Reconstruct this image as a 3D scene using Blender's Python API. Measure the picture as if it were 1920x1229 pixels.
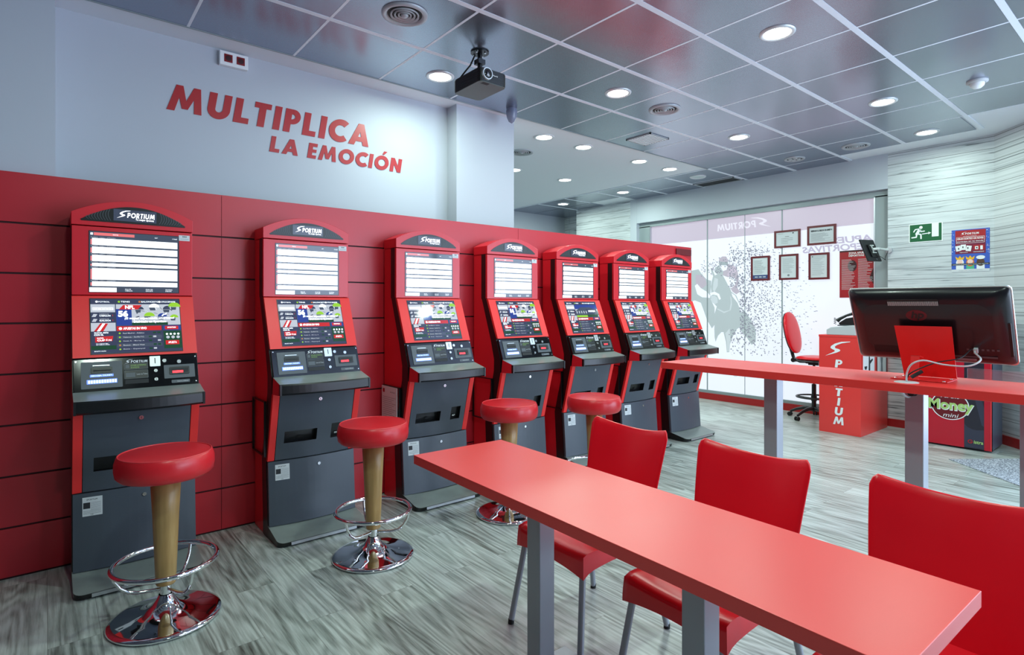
import bpy, bmesh, math, random
from mathutils import Vector, Matrix
PI = math.pi
C = bpy.context.scene.collection
for o in list(bpy.data.objects): bpy.data.objects.remove(o)
scene = bpy.context.scene

# ------------------------------------------------------------------ camera
TH = math.radians(50.75)
cam_d = bpy.data.cameras.new('camera'); cam_d.sensor_width = 36; cam_d.lens = 1066/1920*36
cam_d.shift_y = -41/1920; cam_d.clip_start = 0.05
cam = bpy.data.objects.new('camera', cam_d); C.objects.link(cam)
cam.location = (0, 0, 1.5)
cam.rotation_euler = (PI/2, 0, TH-PI/2)
scene.camera = cam
scene.view_settings.view_transform = 'Standard'
scene.view_settings.look = 'None'
scene.view_settings.gamma = 1
scene.view_settings.use_curve_mapping = False
scene.view_settings.exposure = 0.0

# ------------------------------------------------------------------ world (daylight outside)
w = bpy.data.worlds.new('world'); scene.world = w; w.use_nodes = True
bg = w.node_tree.nodes['Background']; bg.inputs[0].default_value = (0.72, 0.84, 1, 1); bg.inputs[1].default_value = 0.9

def area(name, loc, rot, sx, sy, power, col, shape='RECTANGLE', spread=PI):
    l = bpy.data.lights.new(name, 'AREA'); l.shape = shape; l.size = sx; l.size_y = sy
    l.energy = power; l.color = col; l.spread = spread
    o = bpy.data.objects.new(name, l); C.objects.link(o); o.location = loc; o.rotation_euler = rot
    return o
# daylight through the shop windows (south front and entrance side, west front)
DAY = (0.62, 0.77, 1.0)
area('south_window_daylight', (4.75, -3.25, 1.75), (PI/2, 0, 0), 4.0, 2.7, 205, DAY)      # shines towards +Y
area('entrance_daylight', (6.84, -1.55, 1.6), (PI/2, 0, PI/2), 3.2, 2.7, 185, DAY)

# ------------------------------------------------------------------ materials
def S(r, g, b):
    f = lambda c: (c/255/12.92) if c/255 <= 0.04045 else ((c/255+0.055)/1.055)**2.4
    return (f(r), f(g), f(b), 1)
def mat(name, col, rough=0.5, metal=0.0, emis=0.0, bump=0.0, bscale=60, spec=0.5, var=0.0, vscale=3, ecol=None, coat=0.0, trans=0.0, alpha=1.0):
    m = bpy.data.materials.new(name); m.use_nodes = True
    nt = m.node_tree; b = nt.nodes['Principled BSDF']
    b.inputs['Base Color'].default_value = col; b.inputs['Roughness'].default_value = rough
    b.inputs['Metallic'].default_value = metal; b.inputs['Specular IOR Level'].default_value = spec
    b.inputs['Coat Weight'].default_value = coat
    b.inputs['Transmission Weight'].default_value = trans; b.inputs['Alpha'].default_value = alpha
    if emis:
        b.inputs['Emission Color'].default_value = ecol or col; b.inputs['Emission Strength'].default_value = emis
    tc = nt.nodes.new('ShaderNodeTexCoord')
    n = nt.nodes.new('ShaderNodeTexNoise'); n.inputs['Scale'].default_value = vscale; n.inputs['Detail'].default_value = 4
    nt.links.new(tc.outputs['Object'], n.inputs['Vector'])
    if var:
        mx = nt.nodes.new('ShaderNodeMix'); mx.data_type = 'RGBA'; mx.blend_type = 'MULTIPLY'
        mx.inputs[6].default_value = col
        cr = nt.nodes.new('ShaderNodeMapRange'); cr.inputs[3].default_value = 1-var; cr.inputs[4].default_value = 1+var*0.4
        nt.links.new(n.outputs['Fac'], cr.inputs[0])
        mx.inputs[0].default_value = 1; nt.links.new(cr.outputs[0], mx.inputs[7]); nt.links.new(mx.outputs[2], b.inputs['Base Color'])
    r = nt.nodes.new('ShaderNodeMapRange'); r.inputs[3].default_value = max(0, rough*0.85); r.inputs[4].default_value = min(1, rough*1.15)
    nt.links.new(n.outputs['Fac'], r.inputs[0]); nt.links.new(r.outputs[0], b.inputs['Roughness'])
    if bump:
        n2 = nt.nodes.new('ShaderNodeTexNoise'); n2.inputs['Scale'].default_value = bscale
        nt.links.new(tc.outputs['Object'], n2.inputs['Vector'])
        bp = nt.nodes.new('ShaderNodeBump'); bp.inputs['Strength'].default_value = bump; bp.inputs['Distance'].default_value = 0.002
        nt.links.new(n2.outputs['Fac'], bp.inputs['Height']); nt.links.new(bp.outputs[0], b.inputs['Normal'])
    return m

M = {}
M['wall'] = mat('white_paint', S(188,193,203), 0.62, bump=0.05, bscale=200)
M['absorbwall'] = mat('light_absorbing_grey', S(58,60,68), 0.6)  # unseen walls kept dark to cut light on west-facing sides
M['plaster'] = mat('plaster_ceiling', S(224,229,236), 0.8)
M['redpanel'] = mat('red_laminate_wall', S(190,36,50), 0.34, var=0.08)
M['groove'] = mat('dark_groove', S(50,6,14), 0.7)
M['kred'] = mat('kiosk_red_paint', S(214,34,48), 0.30, var=0.04)
M['kredhi'] = mat('kiosk_trim_red', S(238,44,44), 0.40)
M['kblack'] = mat('kiosk_black', S(17,18,20), 0.32)
M['glossblack'] = mat('gloss_black_panel', S(9,10,13), 0.10, var=0.3, vscale=14)
M['door'] = mat('anthracite_door', S(72,79,90), 0.29, var=0.08, bump=0.15, bscale=400)
M['steel'] = mat('brushed_steel_plate', S(150,160,157), 0.34, metal=0.25, var=0.25, vscale=9)
M['alu'] = mat('aluminium', S(205,208,214), 0.3, metal=0.85)
M['chrome'] = mat('chrome', (0.86,0.87,0.89,1), 0.05, metal=1.0)
M['lock'] = mat('lock_metal', S(210,212,214), 0.2, metal=1.0)
M['tabletop'] = mat('red_table_laminate', S(232,58,54), 0.36, var=0.05, bump=0.05, bscale=300, spec=0.75)
M['greysteel'] = mat('silver_powder_coat', S(158,163,172), 0.36, metal=0.35)
M['chairred'] = mat('red_plastic', S(230,10,32), 0.30, var=0.05)
M['vinyl'] = mat('red_vinyl', S(216,34,44), 0.30, var=0.18, vscale=7, bump=0.15, bscale=90)
M['piping'] = mat('vinyl_piping', S(225,60,66), 0.3)
M['rubber'] = mat('black_rubber', S(15,15,16), 0.6)
M['blackplastic'] = mat('black_plastic', S(24,25,28), 0.35)
M['hpblack'] = mat('monitor_back_black', S(22,21,27), 0.30, coat=0.15)
M['greyplastic'] = mat('grey_plastic', S(78,84,90), 0.4)
M['lightgrey'] = mat('light_grey_plastic', S(190,193,196), 0.45)
M['silver'] = mat('silver_rim', S(215,220,218), 0.25, metal=0.5)
M['white'] = mat('white_print', S(238,240,242), 0.5)
M['paper'] = mat('paper', S(214,218,222), 0.6)
M['ink'] = mat('dark_ink', S(40,42,48), 0.6)
M['greyink'] = mat('grey_ink', S(130,134,140), 0.6)
M['blueink'] = mat('blue_ink', S(50,66,120), 0.6)
M['fgreen'] = mat('exit_sign_green', S(8,92,52), 0.4)
M['posterred'] = mat('poster_red', S(176,28,38), 0.35, var=0.35, vscale=5)
M['posterdark'] = mat('poster_dark', S(58,14,20), 0.35)
M['bordeaux'] = mat('bordeaux_frame', S(104,16,28), 0.35)
M['blueposter'] = mat('poster_blue', S(56,92,190), 0.45)
M['maroon'] = mat('poster_maroon', S(120,20,58), 0.45)
M['yellow'] = mat('crown_yellow', S(240,180,30), 0.5)
M['skin'] = mat('poster_skin', S(245,205,190), 0.6)
M['brown'] = mat('poster_brown', S(86,58,44), 0.6)
M['orange'] = mat('poster_orange', S(225,120,50), 0.6)
M['mint'] = mat('poster_green', S(80,180,140), 0.6)
M['baseboard'] = mat('red_baseboard', S(168,24,26), 0.4)
M['lettering'] = mat('red_vinyl_lettering', S(176,30,36), 0.4)
M['letteredge'] = mat('letter_edge', S(90,20,28), 0.4)
M['machinered'] = mat('machine_red', S(186,22,44), 0.25, var=0.05)
M['machineblack'] = mat('machine_black', S(40,38,50), 0.25)
M['machinedark'] = mat('machine_dark_blue', S(54,56,74), 0.25)
M['machinegrey'] = mat('machine_side_grey', S(84,92,112), 0.35)
M['limegreen'] = mat('lime_print', S(170,205,120), 0.5)
M['winframe'] = mat('window_frame_alu', S(150,160,164), 0.45, metal=0.2)
M['bar'] = mat('ceiling_bar', S(226,232,242), 0.45)
M['diffuser'] = mat('lamp_diffuser', (1,1,1,1), 0.4, emis=14, ecol=(0.93,1,0.96,1))
M['offlamp'] = mat('unlit_diffuser', S(190,205,205), 0.3)
M['lampring'] = mat('lamp_ring', S(212,216,220), 0.3, metal=0.3)
M['ventgrey'] = mat('vent_grey', S(176,180,186), 0.4, metal=0.2)
M['ventdark'] = mat('vent_dark', S(24,25,27), 0.6)
M['domegrey'] = mat('dome_grey', S(120,126,150), 0.25)
M['clear'] = mat('clear_acrylic', (0.96,0.97,1,1), 0.03, trans=0.9)
M['projblack'] = mat('projector_black', S(28,30,31), 0.38)
M['projgrey'] = mat('projector_underside', S(84,92,90), 0.45)
M['lens'] = mat('lens_glass', S(12,14,22), 0.04, coat=1.0)
M['socketred'] = mat('red_socket', S(130,12,24), 0.3)
# screens (they give off light)
M['scrwhite'] = mat('screen_white', (1,1,1,1), 0.06, emis=1.0, ecol=S(244,249,255))
M['scrdark'] = mat('screen_dark', S(20,26,44), 0.06, emis=0.8, ecol=S(66,72,96))
M['scrmid'] = mat('screen_grey', S(20,26,40), 0.06, emis=0.6, ecol=S(92,104,124))
M['scrred'] = mat('screen_red', S(60,8,10), 0.06, emis=0.8, ecol=S(226,52,56))
M['scrpink'] = mat('screen_pink', S(60,8,10), 0.06, emis=0.9, ecol=S(250,132,136))
M['scrblue'] = mat('screen_blue', S(10,16,50), 0.06, emis=0.7, ecol=S(58,84,176))
M['scrgreen'] = mat('screen_green', S(10,30,16), 0.06, emis=0.6, ecol=S(44,90,66))
M['scrlime'] = mat('screen_lime', S(40,60,10), 0.06, emis=0.9, ecol=S(160,220,60))
M['scrlight'] = mat('screen_light', S(60,60,66), 0.06, emis=0.85, ecol=S(208,216,228))
M['scrorange'] = mat('screen_orange', S(60,30,10), 0.06, emis=0.8, ecol=S(216,140,90))
M['marquee'] = mat('lit_marquee', S(40,44,56), 0.2, emis=0.35, ecol=S(96,108,134))
M['marqueelow'] = mat('dim_marquee', S(16,17,20), 0.2, emis=0.1, ecol=S(60,66,80))
M['litwhite'] = mat('lit_letters', (1,1,1,1), 0.3, emis=1.6)
M['blueled'] = mat('blue_led', (0.1,0.2,1,1), 0.3, emis=1.3, ecol=(0.12,0.22,1,1))
M['whiteled'] = mat('white_led', (1,1,1,1), 0.3, emis=1.6, ecol=(0.5,0.64,1,1))
M['redled'] = mat('red_led', (1,0.02,0.03,1), 0.3, emis=3.5)
M['greentext'] = mat('green_text', S(120,160,80), 0.4, emis=0.3)
# backlit window film (daylight behind it)
def film(name, c, e=0.72): return mat(name, (c[0]*.3,c[1]*.3,c[2]*.3,1), 0.35, emis=e, ecol=c)
M['filmwhite'] = film('window_film_white', S(238,244,255), 0.83)
M['filmlilac'] = film('window_film_lilac', S(200,190,208), 0.82)
M['filmgrey'] = film('window_film_horse', S(178,192,196), 0.82)
M['filmgrey2'] = film('window_film_horse_shade', S(164,178,184), 0.8)
M['filmgrey3'] = film('window_film_horse_light', S(200,212,218), 0.82)
M['filmpurple'] = film('window_film_silks', S(186,180,194), 0.82)
M['filmdot'] = film('window_film_dots', S(150,154,170), 0.7)
M['filmtext'] = film('window_film_text', S(188,182,206), 0.82)
M['filmpale'] = film('window_film_logo', S(228,224,238), 0.85)

def coords(nt, scale, rot=(0,0,0), obj=True):
    tc = nt.nodes.new('ShaderNodeTexCoord'); mp = nt.nodes.new('ShaderNodeMapping')
    mp.inputs['Scale'].default_value = scale; mp.inputs['Rotation'].default_value = rot
    nt.links.new(tc.outputs['Object'], mp.inputs['Vector']); return mp
def ramp(nt, stops):
    r = nt.nodes.new('ShaderNodeValToRGB'); e = r.color_ramp.elements
    e[0].position, e[0].color = stops[0]; e[1].position, e[1].color = stops[-1]
    for p, c in stops[1:-1]:
        x = e.new(p); x.color = c
    return r
def floor_mat():
    m = bpy.data.materials.new('grey_oak_planks'); m.use_nodes = True; nt = m.node_tree; L = nt.links
    b = nt.nodes['Principled BSDF']
    mp = coords(nt, (1,1,1), (0,0,PI/2))
    br = nt.nodes.new('ShaderNodeTexBrick'); br.inputs['Scale'].default_value = 1
    br.inputs['Brick Width'].default_value = 1.35; br.inputs['Row Height'].default_value = 0.19
    br.inputs['Mortar Size'].default_value = 0.0011; br.inputs['Mortar Smooth'].default_value = 0.3
    br.offset = 0.37; br.inputs['Color1'].default_value = (0.15,0.15,0.15,1); br.inputs['Color2'].default_value = (0.85,0.85,0.85,1)
    br.inputs['Mortar'].default_value = (0.3,0.3,0.3,1)
    L.new(mp.outputs[0], br.inputs['Vector'])
    sep = nt.nodes.new('ShaderNodeSeparateColor'); L.new(br.outputs['Color'], sep.inputs[0])
    # offset coordinates per plank
    tc = nt.nodes.new('ShaderNodeTexCoord')
    vm = nt.nodes.new('ShaderNodeVectorMath'); vm.operation = 'MULTIPLY'; vm.inputs[1].default_value = (1,1,1)
    comb = nt.nodes.new('ShaderNodeCombineXYZ'); k = nt.nodes.new('ShaderNodeMath'); k.operation = 'MULTIPLY'; k.inputs[1].default_value = 37
    L.new(sep.outputs[0], k.inputs[0]); L.new(k.outputs[0], comb.inputs[0]); L.new(k.outputs[0], comb.inputs[1]); L.new(k.outputs[0], comb.inputs[2])
    add = nt.nodes.new('ShaderNodeVectorMath'); L.new(tc.outputs['Object'], add.inputs[0]); L.new(comb.outputs[0], add.inputs[1])
    m1 = nt.nodes.new('ShaderNodeMapping'); m1.inputs['Scale'].default_value = (60, 3.0, 1); L.new(add.outputs[0], m1.inputs[0])
    n1 = nt.nodes.new('ShaderNodeTexNoise'); n1.inputs['Scale'].default_value = 1; n1.inputs['Detail'].default_value = 6; n1.inputs['Roughness'].default_value = 0.65
    n1.inputs['Distortion'].default_value = 0.25; L.new(m1.outputs[0], n1.inputs[0])
    # cathedral figure: rings from a distorted distance field
    m2 = nt.nodes.new('ShaderNodeMapping'); m2.inputs['Scale'].default_value = (5.0, 0.55, 1); L.new(add.outputs[0], m2.inputs[0])
    n2 = nt.nodes.new('ShaderNodeTexNoise'); n2.inputs['Scale'].default_value = 1; n2.inputs['Detail'].default_value = 1.5; L.new(m2.outputs[0], n2.inputs[0])
    q = nt.nodes.new('ShaderNodeMath'); q.operation = 'MULTIPLY'; q.inputs[1].default_value = 105; L.new(n2.outputs['Fac'], q.inputs[0])
    sn = nt.nodes.new('ShaderNodeMath'); sn.operation = 'SINE'; L.new(q.outputs[0], sn.inputs[0])
    sm = nt.nodes.new('ShaderNodeMapRange'); sm.inputs[1].default_value = -1; sm.inputs[2].default_value = 1; L.new(sn.outputs[0], sm.inputs[0])
    m3 = nt.nodes.new('ShaderNodeMapping'); m3.inputs['Scale'].default_value = (3, 0.9, 1); L.new(add.outputs[0], m3.inputs[0])
    n3 = nt.nodes.new('ShaderNodeTexNoise'); n3.inputs['Scale'].default_value = 1; n3.inputs['Detail'].default_value = 3; L.new(m3.outputs[0], n3.inputs[0])
    def mul(a, kk):
        x = nt.nodes.new('ShaderNodeMath'); x.operation = 'MULTIPLY'; L.new(a, x.inputs[0]); x.inputs[1].default_value = kk; return x.outputs[0]
    def addm(a, c):
        x = nt.nodes.new('ShaderNodeMath'); x.operation = 'ADD'; L.new(a, x.inputs[0]); L.new(c, x.inputs[1]); return x.outputs[0]
    v = addm(addm(mul(n1.outputs['Fac'], 0.56), mul(sm.outputs[0], 0.12)), addm(mul(n3.outputs['Fac'], 0.30), mul(sep.outputs[0], 0.14)))
    r = ramp(nt, [(0.33, S(70,72,69)), (0.44, S(124,131,126)), (0.56, S(166,174,170)), (0.70, S(200,208,205))])
    L.new(v, r.inputs[0])
    mo = nt.nodes.new('ShaderNodeMix'); mo.data_type = 'RGBA'; L.new(br.outputs['Fac'], mo.inputs[0]); L.new(r.outputs[0], mo.inputs[6]); mo.inputs[7].default_value = S(128,132,130)
    L.new(mo.outputs[2], b.inputs['Base Color'])
    b.inputs['Roughness'].default_value = 0.30
    bp = nt.nodes.new('ShaderNodeBump'); bp.inputs['Strength'].default_value = 0.12; bp.inputs['Distance'].default_value = 0.002
    L.new(n1.outputs['Fac'], bp.inputs['Height']); L.new(bp.outputs[0], b.inputs['Normal'])
    return m
M['floor'] = floor_mat()

def woodwall_mat():
    m = bpy.data.materials.new('whitewashed_planks'); m.use_nodes = True; nt = m.node_tree; L = nt.links
    b = nt.nodes['Principled BSDF']
    tc = nt.nodes.new('ShaderNodeTexCoord'); sx = nt.nodes.new('ShaderNodeSeparateXYZ'); L.new(tc.outputs['Object'], sx.inputs[0])
    ad = nt.nodes.new('ShaderNodeMath'); ad.operation = 'SUBTRACT'; L.new(sx.outputs[1], ad.inputs[0]); L.new(sx.outputs[0], ad.inputs[1])
    cb = nt.nodes.new('ShaderNodeCombineXYZ'); L.new(ad.outputs[0], cb.inputs[0]); L.new(sx.outputs[2], cb.inputs[1])
    br = nt.nodes.new('ShaderNodeTexBrick'); br.inputs['Brick Width'].default_value = 30; br.inputs['Row Height'].default_value = 0.13
    br.inputs['Scale'].default_value = 1; br.inputs['Mortar Size'].default_value = 0.003; br.inputs['Mortar Smooth'].default_value = 0.2
    br.inputs['Color1'].default_value = (0,0,0,1); br.inputs['Color2'].default_value = (1,1,1,1); br.inputs['Mortar'].default_value = (0.5,0.5,0.5,1)
    L.new(cb.outputs[0], br.inputs['Vector'])
    mp = nt.nodes.new('ShaderNodeMapping'); mp.inputs['Scale'].default_value = (2.2, 42, 1); L.new(cb.outputs[0], mp.inputs[0])
    n = nt.nodes.new('ShaderNodeTexNoise'); n.inputs['Scale'].default_value = 1; n.inputs['Detail'].default_value = 6; n.inputs['Distortion'].default_value = 0.8
    L.new(mp.outputs[0], n.inputs[0])
    r = ramp(nt, [(0.28, S(92,96,102)), (0.36, S(184,190,195)), (0.48, S(208,213,217)), (0.7, S(222,226,230))])
    L.new(n.outputs['Fac'], r.inputs[0])
    mm = nt.nodes.new('ShaderNodeMix'); mm.data_type = 'RGBA'; mm.blend_type = 'MULTIPLY'; mm.inputs[0].default_value = 0.12
    L.new(r.outputs[0], mm.inputs[6]); L.new(br.outputs['Color'], mm.inputs[7])
    mo = nt.nodes.new('ShaderNodeMix'); mo.data_type = 'RGBA'; L.new(br.outputs['Fac'], mo.inputs[0]); L.new(mm.outputs[2], mo.inputs[6]); mo.inputs[7].default_value = S(120,124,126)
    L.new(mo.outputs[2], b.inputs['Base Color']); b.inputs['Roughness'].default_value = 0.5
    return m
M['woodwall'] = woodwall_mat()

def tile_mat():
    m = bpy.data.materials.new('perforated_metal_tiles'); m.use_nodes = True; nt = m.node_tree; L = nt.links
    b = nt.nodes['Principled BSDF']
    b.inputs['Metallic'].default_value = 0.82; b.inputs['Roughness'].default_value = 0.23
    mp = coords(nt, (420,420,420))
    sx = nt.nodes.new('ShaderNodeSeparateXYZ'); L.new(mp.outputs[0], sx.inputs[0])
    outs = []
    for i in (0,1):
        f = nt.nodes.new('ShaderNodeMath'); f.operation = 'SINE'; L.new(sx.outputs[i], f.inputs[0]); outs.append(f)
    a = nt.nodes.new('ShaderNodeMath'); a.operation = 'MULTIPLY'; L.new(outs[0].outputs[0], a.inputs[0]); L.new(outs[1].outputs[0], a.inputs[1])
    r = ramp(nt, [(0.35, S(156,163,178)), (0.65, S(128,135,150))]); L.new(a.outputs[0], r.inputs[0])
    L.new(r.outputs[0], b.inputs['Base Color'])
    n = nt.nodes.new('ShaderNodeTexNoise'); n.inputs['Scale'].default_value = 1.6
    tc = nt.nodes.new('ShaderNodeTexCoord'); L.new(tc.outputs['Object'], n.inputs[0])
    bp = nt.nodes.new('ShaderNodeBump'); bp.inputs['Strength'].default_value = 0.25; bp.inputs['Distance'].default_value = 0.02
    L.new(n.outputs['Fac'], bp.inputs['Height']); L.new(bp.outputs[0], b.inputs['Normal'])
    return m
M['tile'] = tile_mat()

def wood_post_mat():
    m = bpy.data.materials.new('beech_wood'); m.use_nodes = True; nt = m.node_tree; L = nt.links
    b = nt.nodes['Principled BSDF']; mp = coords(nt, (28,28,2.2))
    n = nt.nodes.new('ShaderNodeTexNoise'); n.inputs['Scale'].default_value = 1; n.inputs['Detail'].default_value = 5; L.new(mp.outputs[0], n.inputs[0])
    r = ramp(nt, [(0.3, S(146,112,66)), (0.55, S(176,140,88)), (0.75, S(194,160,108))]); L.new(n.outputs['Fac'], r.inputs[0])
    L.new(r.outputs[0], b.inputs['Base Color']); b.inputs['Roughness'].default_value = 0.32
    return m
M['beech'] = wood_post_mat()

def mat_carpet():
    m = bpy.data.materials.new('grey_entrance_mat'); m.use_nodes = True; nt = m.node_tree; L = nt.links
    b = nt.nodes['Principled BSDF']; mp = coords(nt, (1,1,1))
    n = nt.nodes.new('ShaderNodeTexNoise'); n.inputs['Scale'].default_value = 95; n.inputs['Detail'].default_value = 2; L.new(mp.outputs[0], n.inputs[0])
    r = ramp(nt, [(0.42, S(96,102,114)), (0.58, S(186,192,204))]); L.new(n.outputs['Fac'], r.inputs[0]); L.new(r.outputs[0], b.inputs['Base Color'])
    b.inputs['Roughness'].default_value = 0.95
    return m
M['matfloor'] = mat_carpet()

# ------------------------------------------------------------------ mesh builder
_txt = {}
def text2d(s, bold):
    key = (s, bold)
    if key in _txt: return _txt[key]
    cu = bpy.data.curves.new('t', 'FONT'); cu.body = s; cu.size = 1; cu.offset = bold; cu.resolution_u = 3
    ob = bpy.data.objects.new('t', cu); C.objects.link(ob)
    bpy.context.view_layer.update()
    dg = bpy.context.evaluated_depsgraph_get()
    me = bpy.data.meshes.new_from_object(ob.evaluated_get(dg))
    vs = [(v.co.x, v.co.y) for v in me.vertices]; fs = [list(p.vertices) for p in me.polygons]
    bpy.data.objects.remove(ob); bpy.data.curves.remove(cu); bpy.data.meshes.remove(me)
    _txt[key] = (vs, fs); return _txt[key]

class Frame:
    """A drawing plane: origin, right axis, up axis; normal = right x up."""
    def __init__(s, o, u, v):
        s.o = Vector(o); s.u = Vector(u).normalized(); s.v = Vector(v).normalized(); s.n = s.u.cross(s.v).normalized()
    def __call__(s, a, b, c=0.0): return s.o + s.u*a + s.v*b + s.n*c

class MB:
    def __init__(s): s.v = []; s.f = []; s.m = []; s.mats = []; s.smooth = []
    def mi(s, m):
        m = M[m] if isinstance(m, str) else m
        if m not in s.mats: s.mats.append(m)
        return s.mats.index(m)
    def add(s, vs, fs, m, smooth=False):
        b = len(s.v); k = s.mi(m); s.v += [tuple(x) for x in vs]
        for f in fs: s.f.append([b+i for i in f]); s.m.append(k); s.smooth.append(smooth)
        return s
    def box(s, a, b, m):
        x0,y0,z0 = [min(p,q) for p,q in zip(a,b)]; x1,y1,z1 = [max(p,q) for p,q in zip(a,b)]
        vs = [(x0,y0,z0),(x1,y0,z0),(x1,y1,z0),(x0,y1,z0),(x0,y0,z1),(x1,y0,z1),(x1,y1,z1),(x0,y1,z1)]
        return s.add(vs, [(0,3,2,1),(4,5,6,7),(0,1,5,4),(1,2,6,5),(2,3,7,6),(3,0,4,7)], m)
    def fbox(s, F, u0, v0, u1, v1, n0, n1, m):
        vs = [F(u0,v0,n0),F(u1,v0,n0),F(u1,v1,n0),F(u0,v1,n0),F(u0,v0,n1),F(u1,v0,n1),F(u1,v1,n1),F(u0,v1,n1)]
        return s.add(vs, [(0,3,2,1),(4,5,6,7),(0,1,5,4),(1,2,6,5),(2,3,7,6),(3,0,4,7)], m)
    def quad(s, F, u0, v0, u1, v1, m, n=0.0):
        return s.add([F(u0,v0,n),F(u1,v0,n),F(u1,v1,n),F(u0,v1,n)], [(0,1,2,3)], m)
    def poly(s, F, pts, m, n=0.0):
        return s.add([F(a,b,n) for a,b in pts], [list(range(len(pts)))], m)
    def fprism(s, F, pts, n0, n1, m, smooth=False):
        k = len(pts); vs = [F(a,b,n0) for a,b in pts]+[F(a,b,n1) for a,b in pts]
        s.add(vs, [list(range(k))[::-1], list(range(k,2*k))], m)
        b = len(s.v)-2*k; kk = s.mi(m)
        for i in range(k):
            j = (i+1)%k; s.f.append([b+i,b+j,b+k+j,b+k+i]); s.m.append(kk); s.smooth.append(smooth)
        return s
    def text(s, F, st, u0, v0, u1, v1, m, n=0.0, bold=0.0, shear=0.0, mirror=False, depth=0.0):
        vs, fs = text2d(st, bold)
        if not vs: return s
        xs = [a for a,_ in vs]; ys = [b for _,b in vs]; x0,x1,y0,y1 = min(xs),max(xs),min(ys),max(ys)
        out = []
        for a,b in vs:
            a = (a-x0)/(x1-x0); b = (b-y0)/(y1-y0)
            if mirror: a = 1-a
            out.append((u0+a*(u1-u0)+shear*b*(v1-v0)*(-1 if mirror else 1), v0+b*(v1-v0)))
        s.add([F(a,b,n) for a,b in out], fs, m)
        return s
    def cyl(s, p0, p1, r0, r1=None, m='chrome', seg=20, smooth=True, caps=True):
        r1 = r0 if r1 is None else r1; p0 = Vector(p0); p1 = Vector(p1); d = (p1-p0).normalized()
        a = d.orthogonal().normalized(); b = d.cross(a)
        vs = [p0+(a*math.cos(t)+b*math.sin(t))*r0 for t in [2*PI*i/seg for i in range(seg)]]
        vs += [p1+(a*math.cos(t)+b*math.sin(t))*r1 for t in [2*PI*i/seg for i in range(seg)]]
        s.add(vs, [(i,(i+1)%seg,seg+(i+1)%seg,seg+i) for i in range(seg)], m, smooth)
        if caps: s.add(vs, [list(range(seg))[::-1], list(range(seg,2*seg))], m)
        return s
    def lathe(s, prof, m, c=(0,0,0), seg=40, smooth=True):
        vs = []; n = len(prof)
        for r,z in prof:
            for i in range(seg): t = 2*PI*i/seg; vs.append((c[0]+max(r,1e-4)*math.cos(t), c[1]+max(r,1e-4)*math.sin(t), c[2]+z))
        fs = [(j*seg+i, j*seg+(i+1)%seg, (j+1)*seg+(i+1)%seg, (j+1)*seg+i) for j in range(n-1) for i in range(seg)]
        return s.add(vs, fs, m, smooth)
    def tube(s, pts, r, m, seg=10, closed=False, radii=None):
        P = [Vector(p) for p in pts]; n = len(P); rings = []; prev = None
        for i,p in enumerate(P):
            if closed: t = (P[(i+1)%n]-P[i-1]).normalized()
            else: t = (P[min(i+1,n-1)]-P[max(i-1,0)]).normalized()
            a = (prev - t*prev.dot(t)).normalized() if prev is not None else t.orthogonal().normalized()
            prev = a; b = t.cross(a); rr = radii[i] if radii else r
            rings += [p+(a*math.cos(2*PI*k/seg)+b*math.sin(2*PI*k/seg))*rr for k in range(seg)]
        fs = []
        for i in range(n if closed else n-1):
            j = (i+1)%n
            for k in range(seg): fs.append((i*seg+k, i*seg+(k+1)%seg, j*seg+(k+1)%seg, j*seg+k))
        s.add(rings, fs, m, True)
        if not closed: s.add(rings, [list(range(seg))[::-1], list(range((n-1)*seg, n*seg))], m)
        return s
    def grid(s, fn, nu, nv, m, smooth=True, closed_u=False):
        vs = [fn(i/nu, j/nv) for j in range(nv+1) for i in range(nu+1)]
        fs = [(j*(nu+1)+i, j*(nu+1)+i+1, (j+1)*(nu+1)+i+1, (j+1)*(nu+1)+i) for j in range(nv) for i in range(nu)]
        return s.add(vs, fs, m, smooth)
    def build(s, name, parent=None, bevel=0.0, loc=None, weld=False, sub=0, seg=2):
        me = bpy.data.meshes.new(name); me.from_pydata(s.v, [], s.f)
        for m in s.mats: me.materials.append(m)
        for p,k,sm in zip(me.polygons, s.m, s.smooth): p.material_index = k; p.use_smooth = sm
        bm = bmesh.new(); bm.from_mesh(me)
        if weld: bmesh.ops.remove_doubles(bm, verts=bm.verts, dist=1e-5)
        if weld or bevel: bmesh.ops.recalc_face_normals(bm, faces=bm.faces)
        bm.to_mesh(me); bm.free()
        me.update()
        o = bpy.data.objects.new(name, me); C.objects.link(o)
        if parent is not None: o.parent = parent
        if loc is not None: o.location = loc
        if bevel:
            b = o.modifiers.new('bevel', 'BEVEL'); b.width = bevel; b.segments = seg; b.limit_method = 'ANGLE'; b.angle_limit = math.radians(35)
        if sub:
            q = o.modifiers.new('sub', 'SUBSURF'); q.levels = sub; q.render_levels = sub
        return o

def thing(name, label, cat, loc=(0,0,0), rz=0.0, group=None):
    o = bpy.data.objects.new(name, None); C.objects.link(o); o.location = loc; o.rotation_euler = (0,0,rz); o.empty_display_size = 0.1
    o['label'] = label; o['category'] = cat
    if group: o['group'] = group
    return o
def tag(o, label, cat, group=None):
    o['label'] = label; o['category'] = cat
    if group: o['group'] = group
    return o
def struct(o): o['kind'] = 'structure'; return o
def dup(root, loc, rz=0.0, label=None, group=None):
    r = root.copy(); C.objects.link(r); r.location = loc; r.rotation_euler = (0,0,rz)
    if label: r['label'] = label
    if group: r['group'] = group
    def rec(src, dst):
        for ch in list(src.children):
            c = ch.copy(); C.objects.link(c); c.parent = dst; rec(ch, c)
    rec(root, r); return r
def arcpts(cx, cy, r, a0, a1, n, ry=None):
    ry = r if ry is None else ry
    return [(cx+r*math.cos(a0+(a1-a0)*i/n), cy+ry*math.sin(a0+(a1-a0)*i/n)) for i in range(n+1)]
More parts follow.
